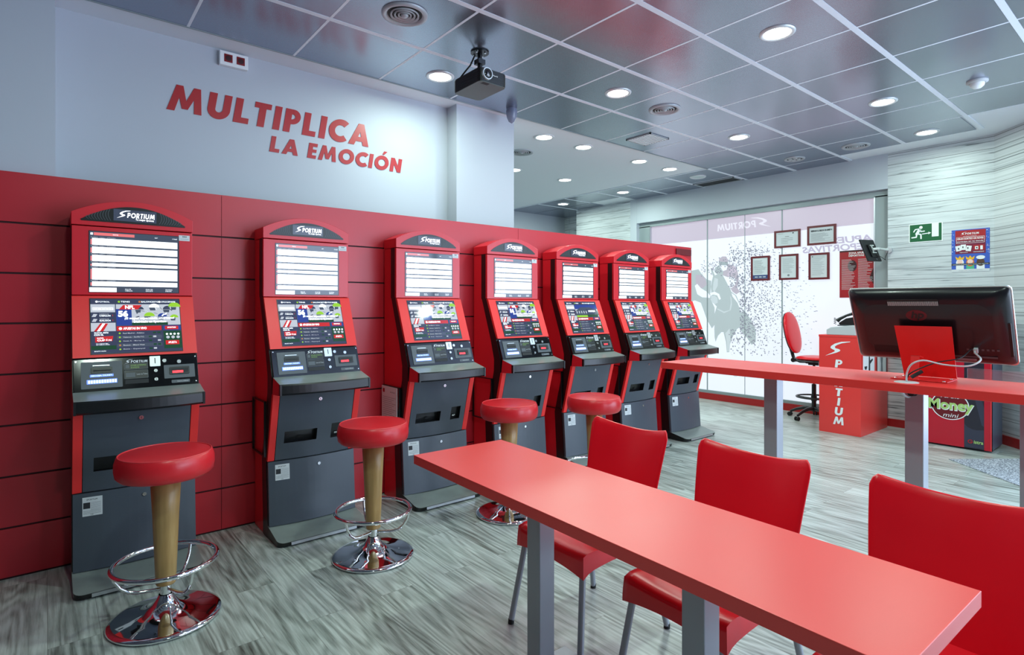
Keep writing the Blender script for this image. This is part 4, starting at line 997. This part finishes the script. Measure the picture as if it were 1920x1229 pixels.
# chairs
def make_chair():
    o = thing('chair','', 'chair',(0,0,0),0,'red plastic chairs along the low table')
    # local: front = -x, width along y, origin = centre of floor footprint
    N = 16
    def seat_top(u,v):
        x = -0.235+0.47*v; y = (u-.5)*0.435
        e = abs(2*u-1)
        z = 0.462+0.012*e**2-0.010*math.sin(PI*min(1,v*1.1)) - (0.016*(1-v/.12)**2 if v < .12 else 0)
        return (x,y,z)
    st = MB(); st.grid(seat_top,N,N,'chairred')
    # skirt all around, deeper in the corners
    def rim(k):
        k = k%1.0
        if k < .25: return seat_top(k*4,0)
        if k < .5: return seat_top(1,(k-.25)*4)
        if k < .75: return seat_top(1-(k-.5)*4,1)
        return seat_top(0,1-(k-.75)*4)
    def skirt(u,v):
        p = rim(u*0.99999); f_ = (u*4)%1.0; dep = 0.058+0.034*(2*f_-1)**2
        c_ = 1+0.022*math.sin(v*PI/2)
        return (p[0]*c_, p[1]*c_, p[2]-dep*v)
    st.grid(skirt,64,4,'chairred')
    st.build('seat',o,weld=True)
    # back shell: front and rear skins
    def back(u,v,side):
        e = 2*u-1
        w0 = 0.205+0.038*v
        top = 0.878+0.042*e*e - (0.020*((abs(e)-.88)/.12)**2 if abs(e) > .88 else 0)
        zb = 0.445
        z = zb+(top-zb)*v
        x = 0.205+0.105*v+0.030*v*v-0.055*e*e*(0.35+.65*v)
        y = e*w0
        if v > .93 and abs(e) > .86: 
            y *= 1-0.045*((v-.93)/.07)**2*((abs(e)-.86)/.14)
        return (x+(0.009 if side else -0.0), y, z)
    bk = MB(); n1,n2 = 24,18
    bk.grid(lambda u,v: back(u,v,0),n1,n2,'chairred'); bk.grid(lambda u,v: back(u,v,1),n1,n2,'chairred')
    def edge(k,side):
        if k < 1: return back(0,k,side)
        if k < 2: return back(k-1,1,side)
        return back(1,3-k,side)
    K_ = n2*2+n1
    ks = [i/n2 for i in range(n2)]+[1+i/n1 for i in range(n1)]+[2+i/n2 for i in range(n2+1)]
    vs = []
    for k in ks:
        a = Vector(edge(min(k,3-1e-9),0)); b2 = Vector(edge(min(k,3-1e-9),1)); mid = (a+b2)/2
        cen = Vector((mid.x,0,0.7)); out_ = (mid-cen); out_.x = 0; out_ = out_.normalized()*0.005
        vs += [a,mid+out_,b2]
    fs = []
    for i in range(len(ks)-1): fs += [(3*i,3*i+1,3*i+4,3*i+3),(3*i+1,3*i+2,3*i+5,3*i+4)]
    bk.add(vs,fs,'chairred',True)
    bk.build('backrest',o,weld=True)
    for (xt,yt,xf,yf) in ((-0.205,.185,-.268,.232),(-.205,-.185,-.268,-.232),(.20,.19,.285,.238),(.20,-.19,.285,-.238)):
        lg = MB(); lg.cyl((xf,yf,0.012),(xt,yt,0.44),0.0140,0.0140,'greysteel',16); l_ = lg.build('leg',o)
        MB().cyl((xf-.001,yf,0.0),(xf+.001,yf*.998,0.022),0.0145,0.0145,'rubber',14).build('foot_cap',l_)
    return o
c0 = make_chair(); c0.location = (1.955,1.84,0); c0.rotation_euler = (0,0,RT); c0['label'] = 'red plastic chair at the far end of low table, nearest the terminals'
dup(c0,(1.945,1.195,0),RT,'middle red plastic chair pushed under the low table')
dup(c0,(1.935,0.515,0),RT,'nearest red plastic chair, cut off by the right picture edge')

# ================================================================== MONITOR ON THE HIGH TABLE
mo = thing('monitor','large black all-in-one monitor seen from behind on the tall table','monitor',(3.0,0,0))
mo.location = (0,0,0)
dv = Vector((-0.438,0,0.899)).normalized(); un = Vector((0,-1,0))
RC = Vector((3.632,0.945,1.398))
FM = Frame(RC, un, dv)   # normal = un x dv  -> towards the camera side (-x)
if FM.n.x > 0: FM.n = -FM.n
w2,h2 = 0.356,0.218
rim_ = MB(); rim_.fprism(FM, rrect(-w2,-h2,w2,h2,0.022,6), -0.012, 0.0, 'silver'); rim_.build('front_bezel',mo)
gl = MB(); gl.fprism(FM, rrect(-w2+.004,-h2+.004,w2-.004,h2-.004,0.02,6), -0.015, -0.011, 'glossblack'); gl.build('screen_glass',mo)
bkm = MB(); levels = [(0.0,0.004,0.024),(0.012,0.008,0.030),(0.028,0.024,0.045),(0.042,0.052,0.06),(0.046,0.075,0.07)]
rings = []
for n_z,ins_,rr_ in levels: rings.append([FM(a,b2,n_z) for a,b2 in rrect(-w2+ins_,-h2+ins_,w2-ins_,h2-ins_,rr_,6)])
k = len(rings[0]); vs = [p for rg in rings for p in rg]
bkm.add(vs,[(j*k+i,j*k+(i+1)%k,(j+1)*k+(i+1)%k,(j+1)*k+i) for j in range(len(rings)-1) for i in range(k)],'hpblack',True)
bkm.add(rings[-1],[list(range(k))],'hpblack')
bo = bkm.build('back_cover',mo)
vg = MB(); vg.fprism(FM,rrect(-.155,.135,.075,.172,.008),.046,.0475,'ventdark')
for q_ in range(42): vg.fbox(FM,-.152+q_*.0054,.137,-.1495+q_*.0054,.160,.0475,.0500,'lightgrey')
vg.build('top_vent',bo)
vg = MB(); 
for q_ in range(26): vg.fbox(FM,-.255+q_*.0056,-.155,-.252+q_*.0056,-.110,.0465,.0472,'ventdark')
vg.build('lower_vent',bo)
lg_ = MB(); lg_.fprism(FM,arcpts(-.03,.078,.047,0,2*PI,32,ry=.032)[:-1],.046,.0475,'bordeaux'); lg_.text(FM,'hp',-.058,.051,-.002,.103,'kblack',.049,bold=.03,shear=.25); lg_.build('logo',bo)
pt = MB()
for q_ in range(7): pt.fbox(FM,.165+q_*.020,-.118,.175+q_*.020,-.108,.046,.0468,'greyplastic')
pt.fbox(FM,.11,-.160,.285,-.150,.046,.0466,'greyplastic'); pt.fbox(FM,.12,-.178,.20,-.166,.046,.0466,'greyink'); pt.build('port_panel',bo)
sd = MB(); sd.fprism(FM,rrect(w2-.030,-.155,w2-.012,.03,.004),.020,.028,'ventdark'); sd.build('disc_drive',bo)
# stand
sn_ = thing('monitor_stand','bent red metal stand screwed to the tall table','monitor stand',(0,0,0))
FSn = Frame((3.672,0.945,1.118), un, dv)
if FSn.n.x > 0: FSn.n = -FSn.n
MB().fprism(FSn,[(-.118,0),(.118,0),(.126,.305),(-.126,.305)],-.002,.001,'kredhi').build('back_plate',sn_)
MB().box((3.49,.825,1.1115),(3.672,1.075,1.1155),'kredhi').build('base_plate',sn_,bevel=.001)
sb = MB(); sb.fbox(Frame((3.50,0.97,1.1155),un,Vector((0.16,0,0.98))),-.019,0,.019,.125,-.002,.002,'kredhi'); sb.box((3.49,0.951,1.1155),(3.52,0.989,1.119),'tabletop')
sb.fbox(Frame((3.50,0.97,1.1155),un,Vector((0.16,0,0.98))),-.019,.121,.019,.125,-.07,.002,'tabletop'); sb.build('strut',sn_)
for y_ in (1.055,.845):
    for x_ in (3.51,3.64): MB().lathe([(0.007,0),(0.006,.003),(0,.004)],'lock',(x_,y_,1.1155),seg=12).build('screw',sn_)
# cables
wc = MB(); P_ = FM(.204,-.113,.05)
path = [P_, P_+Vector((-.03,0,-.01)), Vector((3.52,.70,1.235)), Vector((3.47,.74,1.205)), Vector((3.44,.83,1.207)), Vector((3.40,.90,1.225)), Vector((3.38,.945,1.205)), Vector((3.385,.968,1.16)), Vector((3.39,.972,1.114))]
def smooth_path(P, n=6):
    out = []
    for i in range(len(P)-1):
        p0 = P[max(i-1,0)]; p1 = P[i]; p2 = P[i+1]; p3 = P[min(i+2,len(P)-1)]
        for j in range(n):
            t_ = j/n; out.append(0.5*((2*p1)+(p2-p0)*t_+(2*p0-5*p1+4*p2-p3)*t_*t_+(3*p1-p0-3*p2+p3)*t_**3))
    out.append(P[-1]); return out
wco = thing('network_cable','white network cable from monitor down to the table grommet','cable')
MB().tube(smooth_path(path),0.0042,'lightgrey',10).build('wire',wco)
plug = MB(); plug.fbox(FM,.196,-.125,.212,-.100,.047,.066,'lightgrey'); plug.build('plug',wco)
bc = thing('power_cable','black power cable running beside the white one','cable')
P_ = FM(.185,-.113,.05)
MB().tube(smooth_path([P_,P_+Vector((-.03,0,.0)),Vector((3.50,.78,1.238)),Vector((3.455,.86,1.215)),Vector((3.42,.925,1.18)),Vector((3.41,.965,1.15)),Vector((3.40,.975,1.117))]),0.0032,'rubber',8).build('wire',bc)
MB().tube([Vector((3.43,.915,1.168)),Vector((3.405,.955,1.135))],0.009,'rubber',12).build('ferrite',bc)
cb_ = MB(); cb_.tube(smooth_path([Vector((3.42,1.01,1.064)),Vector((3.45,1.0,1.035)),Vector((3.50,.995,1.02)),Vector((3.522,.99,1.03))]),.006,'lightgrey',8); cb_.cyl((3.50,.985,1.045),(3.522,.975,1.045),.02,.02,'rubber',16); cpo = cb_.build('cable_port',ht); cpo.matrix_parent_inverse = Matrix.LocRotScale(ht.location, ht.rotation_euler, None).inverted()

# ================================================================== EAST SIDE
def frame_at(y1, z0, y0, z1, label, draw, portrait=True, group='framed certificates on the window'):
    o = thing('framed_certificate', label, 'framed certificate', (XW-0.030, y1, z0), 0, group)
    w_ = y1-y0; h_ = z1-z0; F = Frame((0,0,0),(0,-1,0),(0,0,1)); t_ = .028
    m_ = MB()
    for a in ((0,0,w_,t_),(0,h_-t_,w_,h_),(0,t_,t_,h_-t_),(w_-t_,t_,w_,h_-t_)): m_.fbox(F,a[0],a[1],a[2],a[3],-.020,.004,'bordeaux')
    m_.build('frame',o)
    p_ = MB(); p_.fbox(F,t_,t_,w_-t_,h_-t_,-.02,-.002,'paper'); draw(p_,F,w_,h_); p_.build('certificate',o)
def lines(p_,F,x0,x1,z0,z1,n,m='greyink',seed=1):
    r_ = random.Random(seed)
    for k in range(n):
        z = z1-(z1-z0)*k/max(1,n-1); p_.quad(F,x0,z,x0+(x1-x0)*r_.uniform(.55,1),z+.003,m,-.001)
def d1(p,F,w_,h_): lines(p,F,.10,w_-.10,.06,.13,4,'ink',2); p.quad(F,w_*.42,h_*.62,w_*.58,h_*.64,'ink',-.001); p.quad(F,w_-.11,h_-.055,w_-.09,h_-.04,'ink',-.001); p.quad(F,.05,h_-.05,.13,h_-.046,'greyink',-.001)
def d2(p,F,w_,h_): p.text(F,'RESERVADO EL DERECHO DE ADMISIÓN',.05,h_-.085,w_-.05,h_-.055,'ink',-.001,bold=.05); lines(p,F,.05,w_-.05,.05,h_-.11,11,'greyink',3)
def d3(p,F,w_,h_): p.quad(F,.03,.03,w_-.03,.085,'blueink',-.0012); p.text(F,'902 100 100',.06,.045,w_-.06,.065,'white',-.0005,bold=.02); lines(p,F,.045,w_-.045,.11,h_-.07,12,'ink',4)
def d4(p,F,w_,h_): lines(p,F,.05,w_-.05,.10,h_-.06,16,'greyink',5); p.poly(F,arcpts(w_*.5,.065,.016,0,2*PI,14)[:-1],'greyink',-.001)
def d5(p,F,w_,h_): lines(p,F,.045,w_-.045,.06,h_-.05,17,'greyink',6); p.quad(F,.045,h_-.055,.06,h_-.043,'ink',-.001)
frame_at(4.005,2.335,3.635,2.585,'landscape certificate in bordeaux frame, upper left of the group',d1)
frame_at(3.540,2.338,3.165,2.605,'landscape framed notice with thick black heading line, upper right of the group',d2)
frame_at(4.360,1.872,4.074,2.238,'portrait framed certificate with a blue band, lowest left of the group',d3)
frame_at(3.935,1.871,3.664,2.238,'portrait framed certificate with a round stamp, lower middle of the group',d4)
frame_at(3.522,1.860,3.250,2.227,'portrait framed certificate with a small dark crest, lower right of the group',d5)
rp = MB(); FRp = Frame((XW-0.016,3.126,1.606),(0,-1,0),(0,0,1)); W_,H_ = .44,.626
rp.fbox(FRp,0,0,W_,H_,-.003,0,'posterred'); rp.quad(FRp,0,H_-.02,W_,H_,'posterdark',.001)
rp.poly(FRp,arcpts(.155,.42,.055,0,2*PI,20,ry=.075)[:-1],'posterdark',.001); rp.poly(FRp,[(W_,.62),(W_,.14),(.40,.18),(.36,.26),(.41,.40),(.38,.60)],'posterdark',.001)
rp.text(FRp,'ZONA APUESTAS\nDEPORTIVAS',.11,H_-.085,.36,H_-.025,'white',.002,bold=.03)
r_ = random.Random(3)
for k in range(24):
    z = H_-.125-k*.017
    rp.quad(FRp,.025,z,.025+r_.uniform(.10,.17),z+.004,'paper',.0018); rp.quad(FRp,.225,z,.225+r_.uniform(.10,.18),z+.004,'paper',.0018)
rp.text(FRp,'SPORTIUM',.14,.03,.30,.06,'white',.002,bold=.02)
tag(rp.build('poster'),'tall red poster with white text columns behind the small screen','poster')

# exit sign
FE = Frame((XE-0.004,2.303,2.262),(0,-1,0),(0,0,1))
ex = thing('exit_sign','green emergency exit sign with running figure and arrow','sign',(0,0,0))
e_ = MB(); e_.fbox(FE,0,0,.336,.224,-.003,.001,'white'); e_.quad(FE,.009,.009,.327,.215,'fgreen',.0016); e_.build('panel',ex)
e_ = MB(); sc = .336/640.0; E2 = lambda x,y: ((x-222)*sc+.0, .224-(y-200)*(.224/350))
def st_(pts,w__):
    for i in range(len(pts)-1):
        a = Vector(E2(*pts[i])+(0,)); b2 = Vector(E2(*pts[i+1])+(0,)); d_ = (b2-a).normalized(); n__ = Vector((-d_.y,d_.x,0))*w__
        e_.poly(FE,[(p.x,p.y) for p in (a-n__,b2-n__,b2+n__,a+n__)],'white',.0022)
        e_.poly(FE,arcpts(b2.x,b2.y,w__,0,2*PI,10)[:-1],'white',.0023)
e_.poly(FE,arcpts(*E2(455,272),.0175,0,2*PI,18)[:-1],'white',.0024)
st_([(425,295),(345,305),(318,345)],.0062); st_([(440,310),(455,350),(520,345)],.0062); st_([(430,310),(375,390)],.0150)
st_([(375,390),(365,450),(280,455)],.0075); st_([(385,385),(455,405),(458,480)],.0075); st_([(478,398),(600,388)],.0050)
e_.poly(FE,[E2(597,412),E2(597,364),E2(650,385)],'white',.0022); e_.quad(FE,*E2(662,460),*E2(790,215),'white',.0022); e_.build('pictogram',ex)

# prize draw poster
FO = Frame((XE-0.003,1.882,1.888),(0,-1,0),(0,0,1)); W_,H_ = .345,.484
po = thing('poster','blue prize draw poster with three crowned heads right of exit sign','poster',(0,0,0))
p = MB(); p.fbox(FO,0,0,W_,H_,-.002,0,'blueposter'); p.quad(FO,0,0,W_,.03,'paper',.0008); p.build('sheet',po)
p = MB(); p.quad(FO,.035,.205,W_-.035,H_-.01,'maroon',.001); p.quad(FO,.035,.36,W_-.035,H_-.01,'posterred',.0014)
logo(p,FO,.08,H_-.065,.25,H_-.03,'white',.002); p.text(FO,'MULTIPLICA LA EMOCIÓN',.11,H_-.082,.23,H_-.072,'white',.002)
for a in ((.045,.325,.30,.328),(.045,.395,.30,.398),(.045,.325,.048,.398),(.297,.325,.30,.398)): p.quad(FO,*a,'white',.002)
p.text(FO,'GRAN SORTEO DE REYES',.053,.367,.290,.388,'white',.002,bold=.03); p.text(FO,'participa en tu tienda',.053,.336,.290,.353,'white',.002,bold=.02)
for (x_,z_,a_) in ((.045,.235,.18),(.085,.25,0),(.13,.238,-.15)):
    p.poly(FO,[(x_+.048*c1*math.cos(a_)-.062*c2*math.sin(a_), z_+.048*c1*math.sin(a_)+.062*c2*math.cos(a_)) for c1,c2 in ((0,0),(1,0),(1,1),(0,1))],'white',.0018+.0002*x_)
    p.quad(FO,x_+.016,z_+.022,x_+.026,z_+.042,'ink',.003)
p.quad(FO,.20,.24,.30,.30,'posterred',.002); p.quad(FO,.215,.25,.245,.285,'white',.0025); p.quad(FO,.262,.245,.285,.29,'white',.0025); p.quad(FO,.225,.26,.238,.275,'ink',.003)
p.text(FO,'TARJETAS REGALO',.075,.215,.15,.226,'white',.002,bold=.02); p.text(FO,'MERCHANDISING',.20,.218,.295,.228,'white',.002,bold=.02)
r_ = random.Random(5)
for k in range(40):
    x_ = r_.choice((r_.uniform(.004,.03),r_.uniform(W_-.03,W_-.004))); z_ = r_.uniform(.20,H_-.01); s_ = r_.uniform(.0015,.005)
    p.poly(FO,[(x_-s_,z_),(x_,z_-s_),(x_+s_,z_),(x_,z_+s_)],'paper',.0012)
p.build('print',po)
p = MB()
for x_,face,hair,robe in ((.078,'skin','white','white'),(.172,'skin','orange','mint'),(.265,'brown','brown','white')):
    p.quad(FO,x_-.036,.03,x_+.036,.10,robe,.001); p.poly(FO,arcpts(x_,.105,.036,0,2*PI,18,ry=.045)[:-1],hair,.0016); p.poly(FO,arcpts(x_,.115,.026,0,2*PI,16,ry=.026)[:-1],face,.002)
    if face == 'skin': p.poly(FO,[(x_-.033,.14),(x_+.033,.14),(x_+.042,.178),(x_+.016,.158),(x_,.184),(x_-.016,.158),(x_-.042,.178)],'yellow',.0024)
    else: p.poly(FO,arcpts(x_,.158,.040,0,2*PI,16,ry=.022)[:-1],'white',.0024)
p.quad(FO,0,.075,W_,.095,'ink',.003); p.text(FO,'CONSULTA LAS BASES EN TU TIENDA MÁS CERCANA',.01,.079,W_-.01,.090,'white',.0035); p.text(FO,'juega con responsabilidad',.07,.010,.28,.018,'greyink',.002); p.build('figures',po)

# small wall mounted screen on its arm
wm = thing('wall_monitor','small black screen on a swivel arm before the window frame','monitor',(7.93,2.66,2.185))
rt = Vector((0.90,-0.43,0)).normalized()
upv = Vector((-0.36,0.28,0.86)); upv = (upv-rt*upv.dot(rt)).normalized()
upv = Vector((-0.117*0.774,0.117*0.633,0.28)).normalized()
FQ = Frame((0,0,0), rt, upv)
sg = -1 if FQ.n.dot(Vector((0.633,0.774,0))) > 0 else 1   # side towards the viewer
m_ = MB(); m_.fprism(FQ,rrect(-.10,-.145,.10,.145,.006),-.010*sg,.014*sg,'blackplastic'); m_.build('housing',wm,bevel=.003)
m_ = MB(); m_.fprism(FQ,rrect(-.035,-.09,.075,.075,.008),.014*sg,.030*sg,'kblack'); m_.fbox(FQ,.02,-.125,.04,-.11,.014*sg,.018*sg,'greyplastic'); m_.build('rear_box',wm)
m_ = MB(); m_.fbox(FQ,-.012,.055,.045,.070,.03*sg,.04*sg,'silver'); m_.fbox(FQ,-.012,-.04,.045,-.025,.03*sg,.04*sg,'silver'); m_.fbox(FQ,.0,-.04,.014,.07,.03*sg,.04*sg,'silver')
m_.cyl(FQ(.012,.012,.036*sg),FQ(.055,.012,.075*sg),.018,.018,'silver',16); m_.tube([FQ(.055,.012,.075*sg),Vector((.13,-.09,.02)),Vector((.16,-.13,.01)),Vector((.197,-.15,.005))],.017,'silver',12)
m_.cyl((.165,-.15,.005),(.199,-.15,.005),.036,.036,'alu',20); m_.build('swivel_arm',wm)
MB().tube(smooth_path([FQ(.03,-.06,.03*sg),FQ(.08,-.10,.05*sg),FQ(.13,-.13,.04*sg),FQ(.15,-.10,.03*sg),Vector((.17,-.15,.01))]),.0035,'rubber',8).build('cable',wm)

# counter with SPORTIUM front
ct = thing('counter','red counter box with white vertical SPORTIUM letters on its end','counter',(7.17,2.50,0))
MB().box((0,0,0.0),(0.85,0.452,1.13),'tabletop').build('body',ct,bevel=.002)
MB().box((-0.004,-0.004,1.13),(0.855,0.456,1.155),'tabletop').build('worktop',ct,bevel=.002)
FCt = Frame((-0.001,0.452,0),(0,-1,0),(0,0,1))
lt_ = MB(); swoosh(lt_,FCt,.07,.905,.345,1.085,'white',.002); lt_.build('letter',ct)
zz = 0.775
for ch,wch in (('P',.075),('O',.095),('R',.085),('T',.075),('I',.028),('U',.085),('M',.115)):
    m_ = MB(); stroke_text(m_,FCt,ch,.215-wch/2,zz,.215+wch/2,.092,'white',.002,shear=.12); m_.build('letter',ct); zz -= .1115
# framed leaflets on the long side
for x_,lb in ((.02,'leaflet with a drawn figure'),(.44,'grey tree leaflet')):
    pass
FD = Frame((7.172,2.498,0),(1,0,0),(0,0,1))
for i,(xa,xb,lb) in enumerate(((.05,.40,'white leaflet with dark drawing on the counter side'),(.50,.78,'grey leaflet with red edges beside the white drawing'))):
    o = thing('leaflet',lb,'leaflet',(0,0,0))
    m_ = MB(); m_.fbox(FD,xa-.02,.60,xb+.045,1.06,.0005,.003,'bordeaux' if i else 'tabletop'); m_.fbox(FD,xa,.62,xb,1.04,.003,.004,'white'); m_.build('card',o)
    m_ = MB()
    if i == 0:
        m_.poly(FD,[(xa+.16,.64),(xa+.21,.64),(xa+.215,.82),(xa+.30,.86),(xa+.29,.88),(xa+.21,.86),(xa+.20,.93),(xa+.17,.93),(xa+.17,.84)],'ink',.005); m_.poly(FD,arcpts(xa+.08,.80,.04,PI,2*PI,10),'ink',.005)
    else: m_.poly(FD,[(xa+.10,.62),(xa+.18,.62),(xa+.16,.80),(xa+.20,1.0),(xa+.12,.95),(xa+.06,1.0),(xa+.11,.80)],'greyink',.005)
    m_.build('drawing',o)
# ticket printer and phone on the counter
pr = thing('printer','light grey desk printer on the red counter behind the big monitor','printer',(7.33,2.72,1.156))
m_ = MB(); m_.fprism(Frame((-.16,0,0),(0,1,0),(0,0,1)),[(-.17,0),(.15,0),(.15,.06),(.10,.09),(-.12,.115),(-.17,.11)],0,.34,'lightgrey'); m_.build('body',pr,bevel=.006); MB().box((-.10,-.12,.105),(.10,.05,.118),'greyplastic').build('lid',pr)
ph = thing('telephone','black telephone standing on the grey printer','telephone',(7.33,2.67,1.275))
MB().fprism(Frame((-.07,0,0),(0,1,0),(0,0,1)),[(-.10,0),(.09,0),(.10,.02),(.02,.075),(-.10,.10)],0,.14,'blackplastic').build('base',ph,bevel=.004)
MB().tube([(-.05,-.11,.135),(-.05,-.06,.135),(-.05,.02,.108),(-.05,.09,.070),(-.05,.12,.045)],.02,'blackplastic',12,radii=[.022,.018,.014,.018,.024]).build('handset',ph)
MB().tube([(-.09+.012*math.cos(i*1.3),.13+.012*math.sin(i*1.3),.08-.004*i) for i in range(20)],.003,'rubber',6).build('cord',ph)

# office chair
oc = thing('office_chair','red upholstered drafting chair on black star base by the window','office chair',(7.86,3.30,0),0)
fd = Vector((0.02,-1.0,0)).normalized(); sdv = Vector((0,0,1)).cross(fd).normalized()
def oc3(f_,s_,z_): return fd*f_+sdv*s_+Vector((0,0,z_))
for k in range(5):
    a = 2*PI*k/5+0.35; dr = Vector((math.cos(a),math.sin(a),0))
    l_ = MB(); l_.tube([dr*.03+Vector((0,0,.14)),dr*.12+Vector((0,0,.135)),dr*.22+Vector((0,0,.105)),dr*.30+Vector((0,0,.065))],.02,'blackplastic',12,radii=[.028,.024,.019,.016]); lo2 = l_.build('base_arm',oc)
    sd_ = Vector((-dr.y,dr.x,0)); cst = MB()
    for q_ in (-.016,.016): cst.cyl(dr*.31+sd_*(q_-.009)+Vector((0,0,.027)),dr*.31+sd_*(q_+.009)+Vector((0,0,.027)),.027,.027,'rubber',16)
    cst.build('caster',lo2)
MB().cyl((0,0,.10),(0,0,.46),.028,.028,'kblack').cyl((0,0,.46),(0,0,.72),.016,.016,'kblack').build('gas_column',oc)
rg = MB(); rg.tube([(.21*math.cos(a),.21*math.sin(a),.29) for a in [2*PI*i/36 for i in range(36)]],.011,'blackplastic',10,closed=True)
for k in range(4): a = k*PI/2+.4; rg.cyl((.028*math.cos(a),.028*math.sin(a),.27),(.205*math.cos(a),.205*math.sin(a),.29),.009,.009,'blackplastic',10)
rg.cyl((0,0,.24),(0,0,.31),.036,.036,'blackplastic'); rg.build('foot_ring',oc)
def pad(mb, cen, ax, ay, az, sx_, sy_, sz_, m, p=2.6, n=20):
    vs = []; 
    for j in range(n+1):
        ph_ = -PI/2+PI*j/n
        for i in range(2*n):
            t_ = 2*PI*i/(2*n); f1 = lambda v,e: math.copysign(abs(v)**e, v)
            x = f1(math.cos(ph_),.6)*f1(math.cos(t_),2/p); y = f1(math.cos(ph_),.6)*f1(math.sin(t_),2/p); z = f1(math.sin(ph_),1)
            vs.append(cen+ax*x*sx_+ay*y*sy_+az*z*sz_)
    fs = [(j*2*n+i,j*2*n+(i+1)%(2*n),(j+1)*2*n+(i+1)%(2*n),(j+1)*2*n+i) for j in range(n) for i in range(2*n)]
    mb.add(vs,fs,m,True)
Z_ = Vector((0,0,1))
m_ = MB(); pad(m_, oc3(.02,0,.805), fd, sdv, Z_, .225,.225,.032,'chairred'); so_ = m_.build('seat',oc)
m_ = MB(); pad(m_, oc3(.02,0,.780), fd, sdv, Z_, .22,.22,.022,'blackplastic'); m_.box(tuple(oc3(-.05,-.06,.715)),tuple(oc3(.08,.06,.765)),'blackplastic'); m_.build('seat_pan',oc)
bl = (Z_*0.97-fd*0.20).normalized(); bn = (fd*0.97+Z_*0.20).normalized()
m_ = MB(); pad(m_, oc3(-.275,0,1.135), sdv, bl, bn, .215,.285,.035,'chairred',p=2.3); m_.build('backrest',oc)
m_ = MB(); pad(m_, oc3(-.300,0,1.13), sdv, bl, bn, .195,.28,.024,'blackplastic',p=2.3); m_.build('back_shell',oc)
m_ = MB(); m_.tube([oc3(-.03,0,.755),oc3(-.18,0,.750),oc3(-.26,0,.78),oc3(-.295,0,.90),oc3(-.315,0,1.0)],.022,'blackplastic',10); m_.cyl(oc3(-.25,-.05,.765),oc3(-.25,.05,.765),.03,.03,'blackplastic'); m_.cyl(oc3(-.05,-.12,.75),oc3(-.05,-.05,.75),.012,.02,'blackplastic'); m_.build('back_bracket',oc)

# slot machine
sm = thing('slot_machine','red and black gaming machine with green Money lettering at the window side','gaming machine',(7.41,1.385,0))
dpt,wd = 0.47,0.60
MB().box((0.03,0.0,0.02),(dpt,wd,1.40),'machinegrey').build('cabinet',sm,bevel=.006)
FMc = Frame((0.0,wd,0),(0,-1,0),(0,0,1))
m_ = MB(); m_.fbox(FMc,0,.02,.375,1.38,-.03,0,'machinered'); m_.fbox(FMc,.375,.02,.54,1.38,-.03,0,'machineblack'); m_.fbox(FMc,.54,.02,.60,1.38,-.03,.004,'machinered'); m_.fbox(FMc,.592,.02,.60,1.38,-.03,.006,'piping')
m_.poly(FMc,[(.376,.27),(.40,.24),(.44,.22),(.48,.215),(.54,.225),(.54,.03),(.376,.03)],'machinedark',.001); m_.poly(FMc,[(.45,.60),(.50,.60),(.54,.45),(.54,.26),(.52,.27)],'machinedark',.001)
m_.build('front_panel',sm)
m_ = MB(); N_ = 40
for i in range(N_):
    a = 2*PI*i/N_; b2 = 2*PI*(i+1)/N_; o1 = lambda q_,r_: (.255+r_*1.1*math.cos(q_), .44+r_*math.sin(q_))
    m_.poly(FMc,[o1(a,.142),o1(a,.150),o1(b2,.150),o1(b2,.142)],'white',.003)
m_.poly(FMc,[(.255+.142*1.1*math.cos(2*PI*i/N_),.44+.142*math.sin(2*PI*i/N_)) for i in range(N_)],'bordeaux',.002)
m_.text(FMc,'All the',.175,.520,.335,.570,'white',.005,bold=.02); m_.text(FMc,'Money',.065,.365,.455,.505,'limegreen',.006,bold=.03); m_.text(FMc,'Money',.069,.357,.461,.498,'white',.0045,bold=.05)
m_.text(FMc,'mini',.195,.318,.32,.358,'white',.005,bold=.0,shear=.3); m_.build('lettering',sm); m_ = MB(); m_.text(FMc,'istra',.455,.075,.532,.108,'limegreen',.004,bold=.02,shear=.1)
for i in range(14):
    a = .6+4.9*i/14; b2 = .6+4.9*(i+1)/14; o1 = lambda q_,r_: (.428+r_*math.cos(q_), .092+r_*math.sin(q_)*.85)
    m_.poly(FMc,[o1(a,.015),o1(a,.023),o1(b2,.023),o1(b2,.015)],'posterred',.004)
m_.quad(FMc,.428,.085,.45,.092,'posterred',.004); m_.build('maker_badge',sm)

# entrance mat
mt_ = MB(); pts = [(6.80,1.598),(7.38,1.14),(6.9,0.45),(6.0,0.72)]
mt_.fprism(Frame((0,0,0),(1,0,0),(0,1,0)),pts,0.0005,0.006,'matfloor'); tag(mt_.build('entrance_mat'),'grey speckled entrance mat on the floor at the far right','mat')
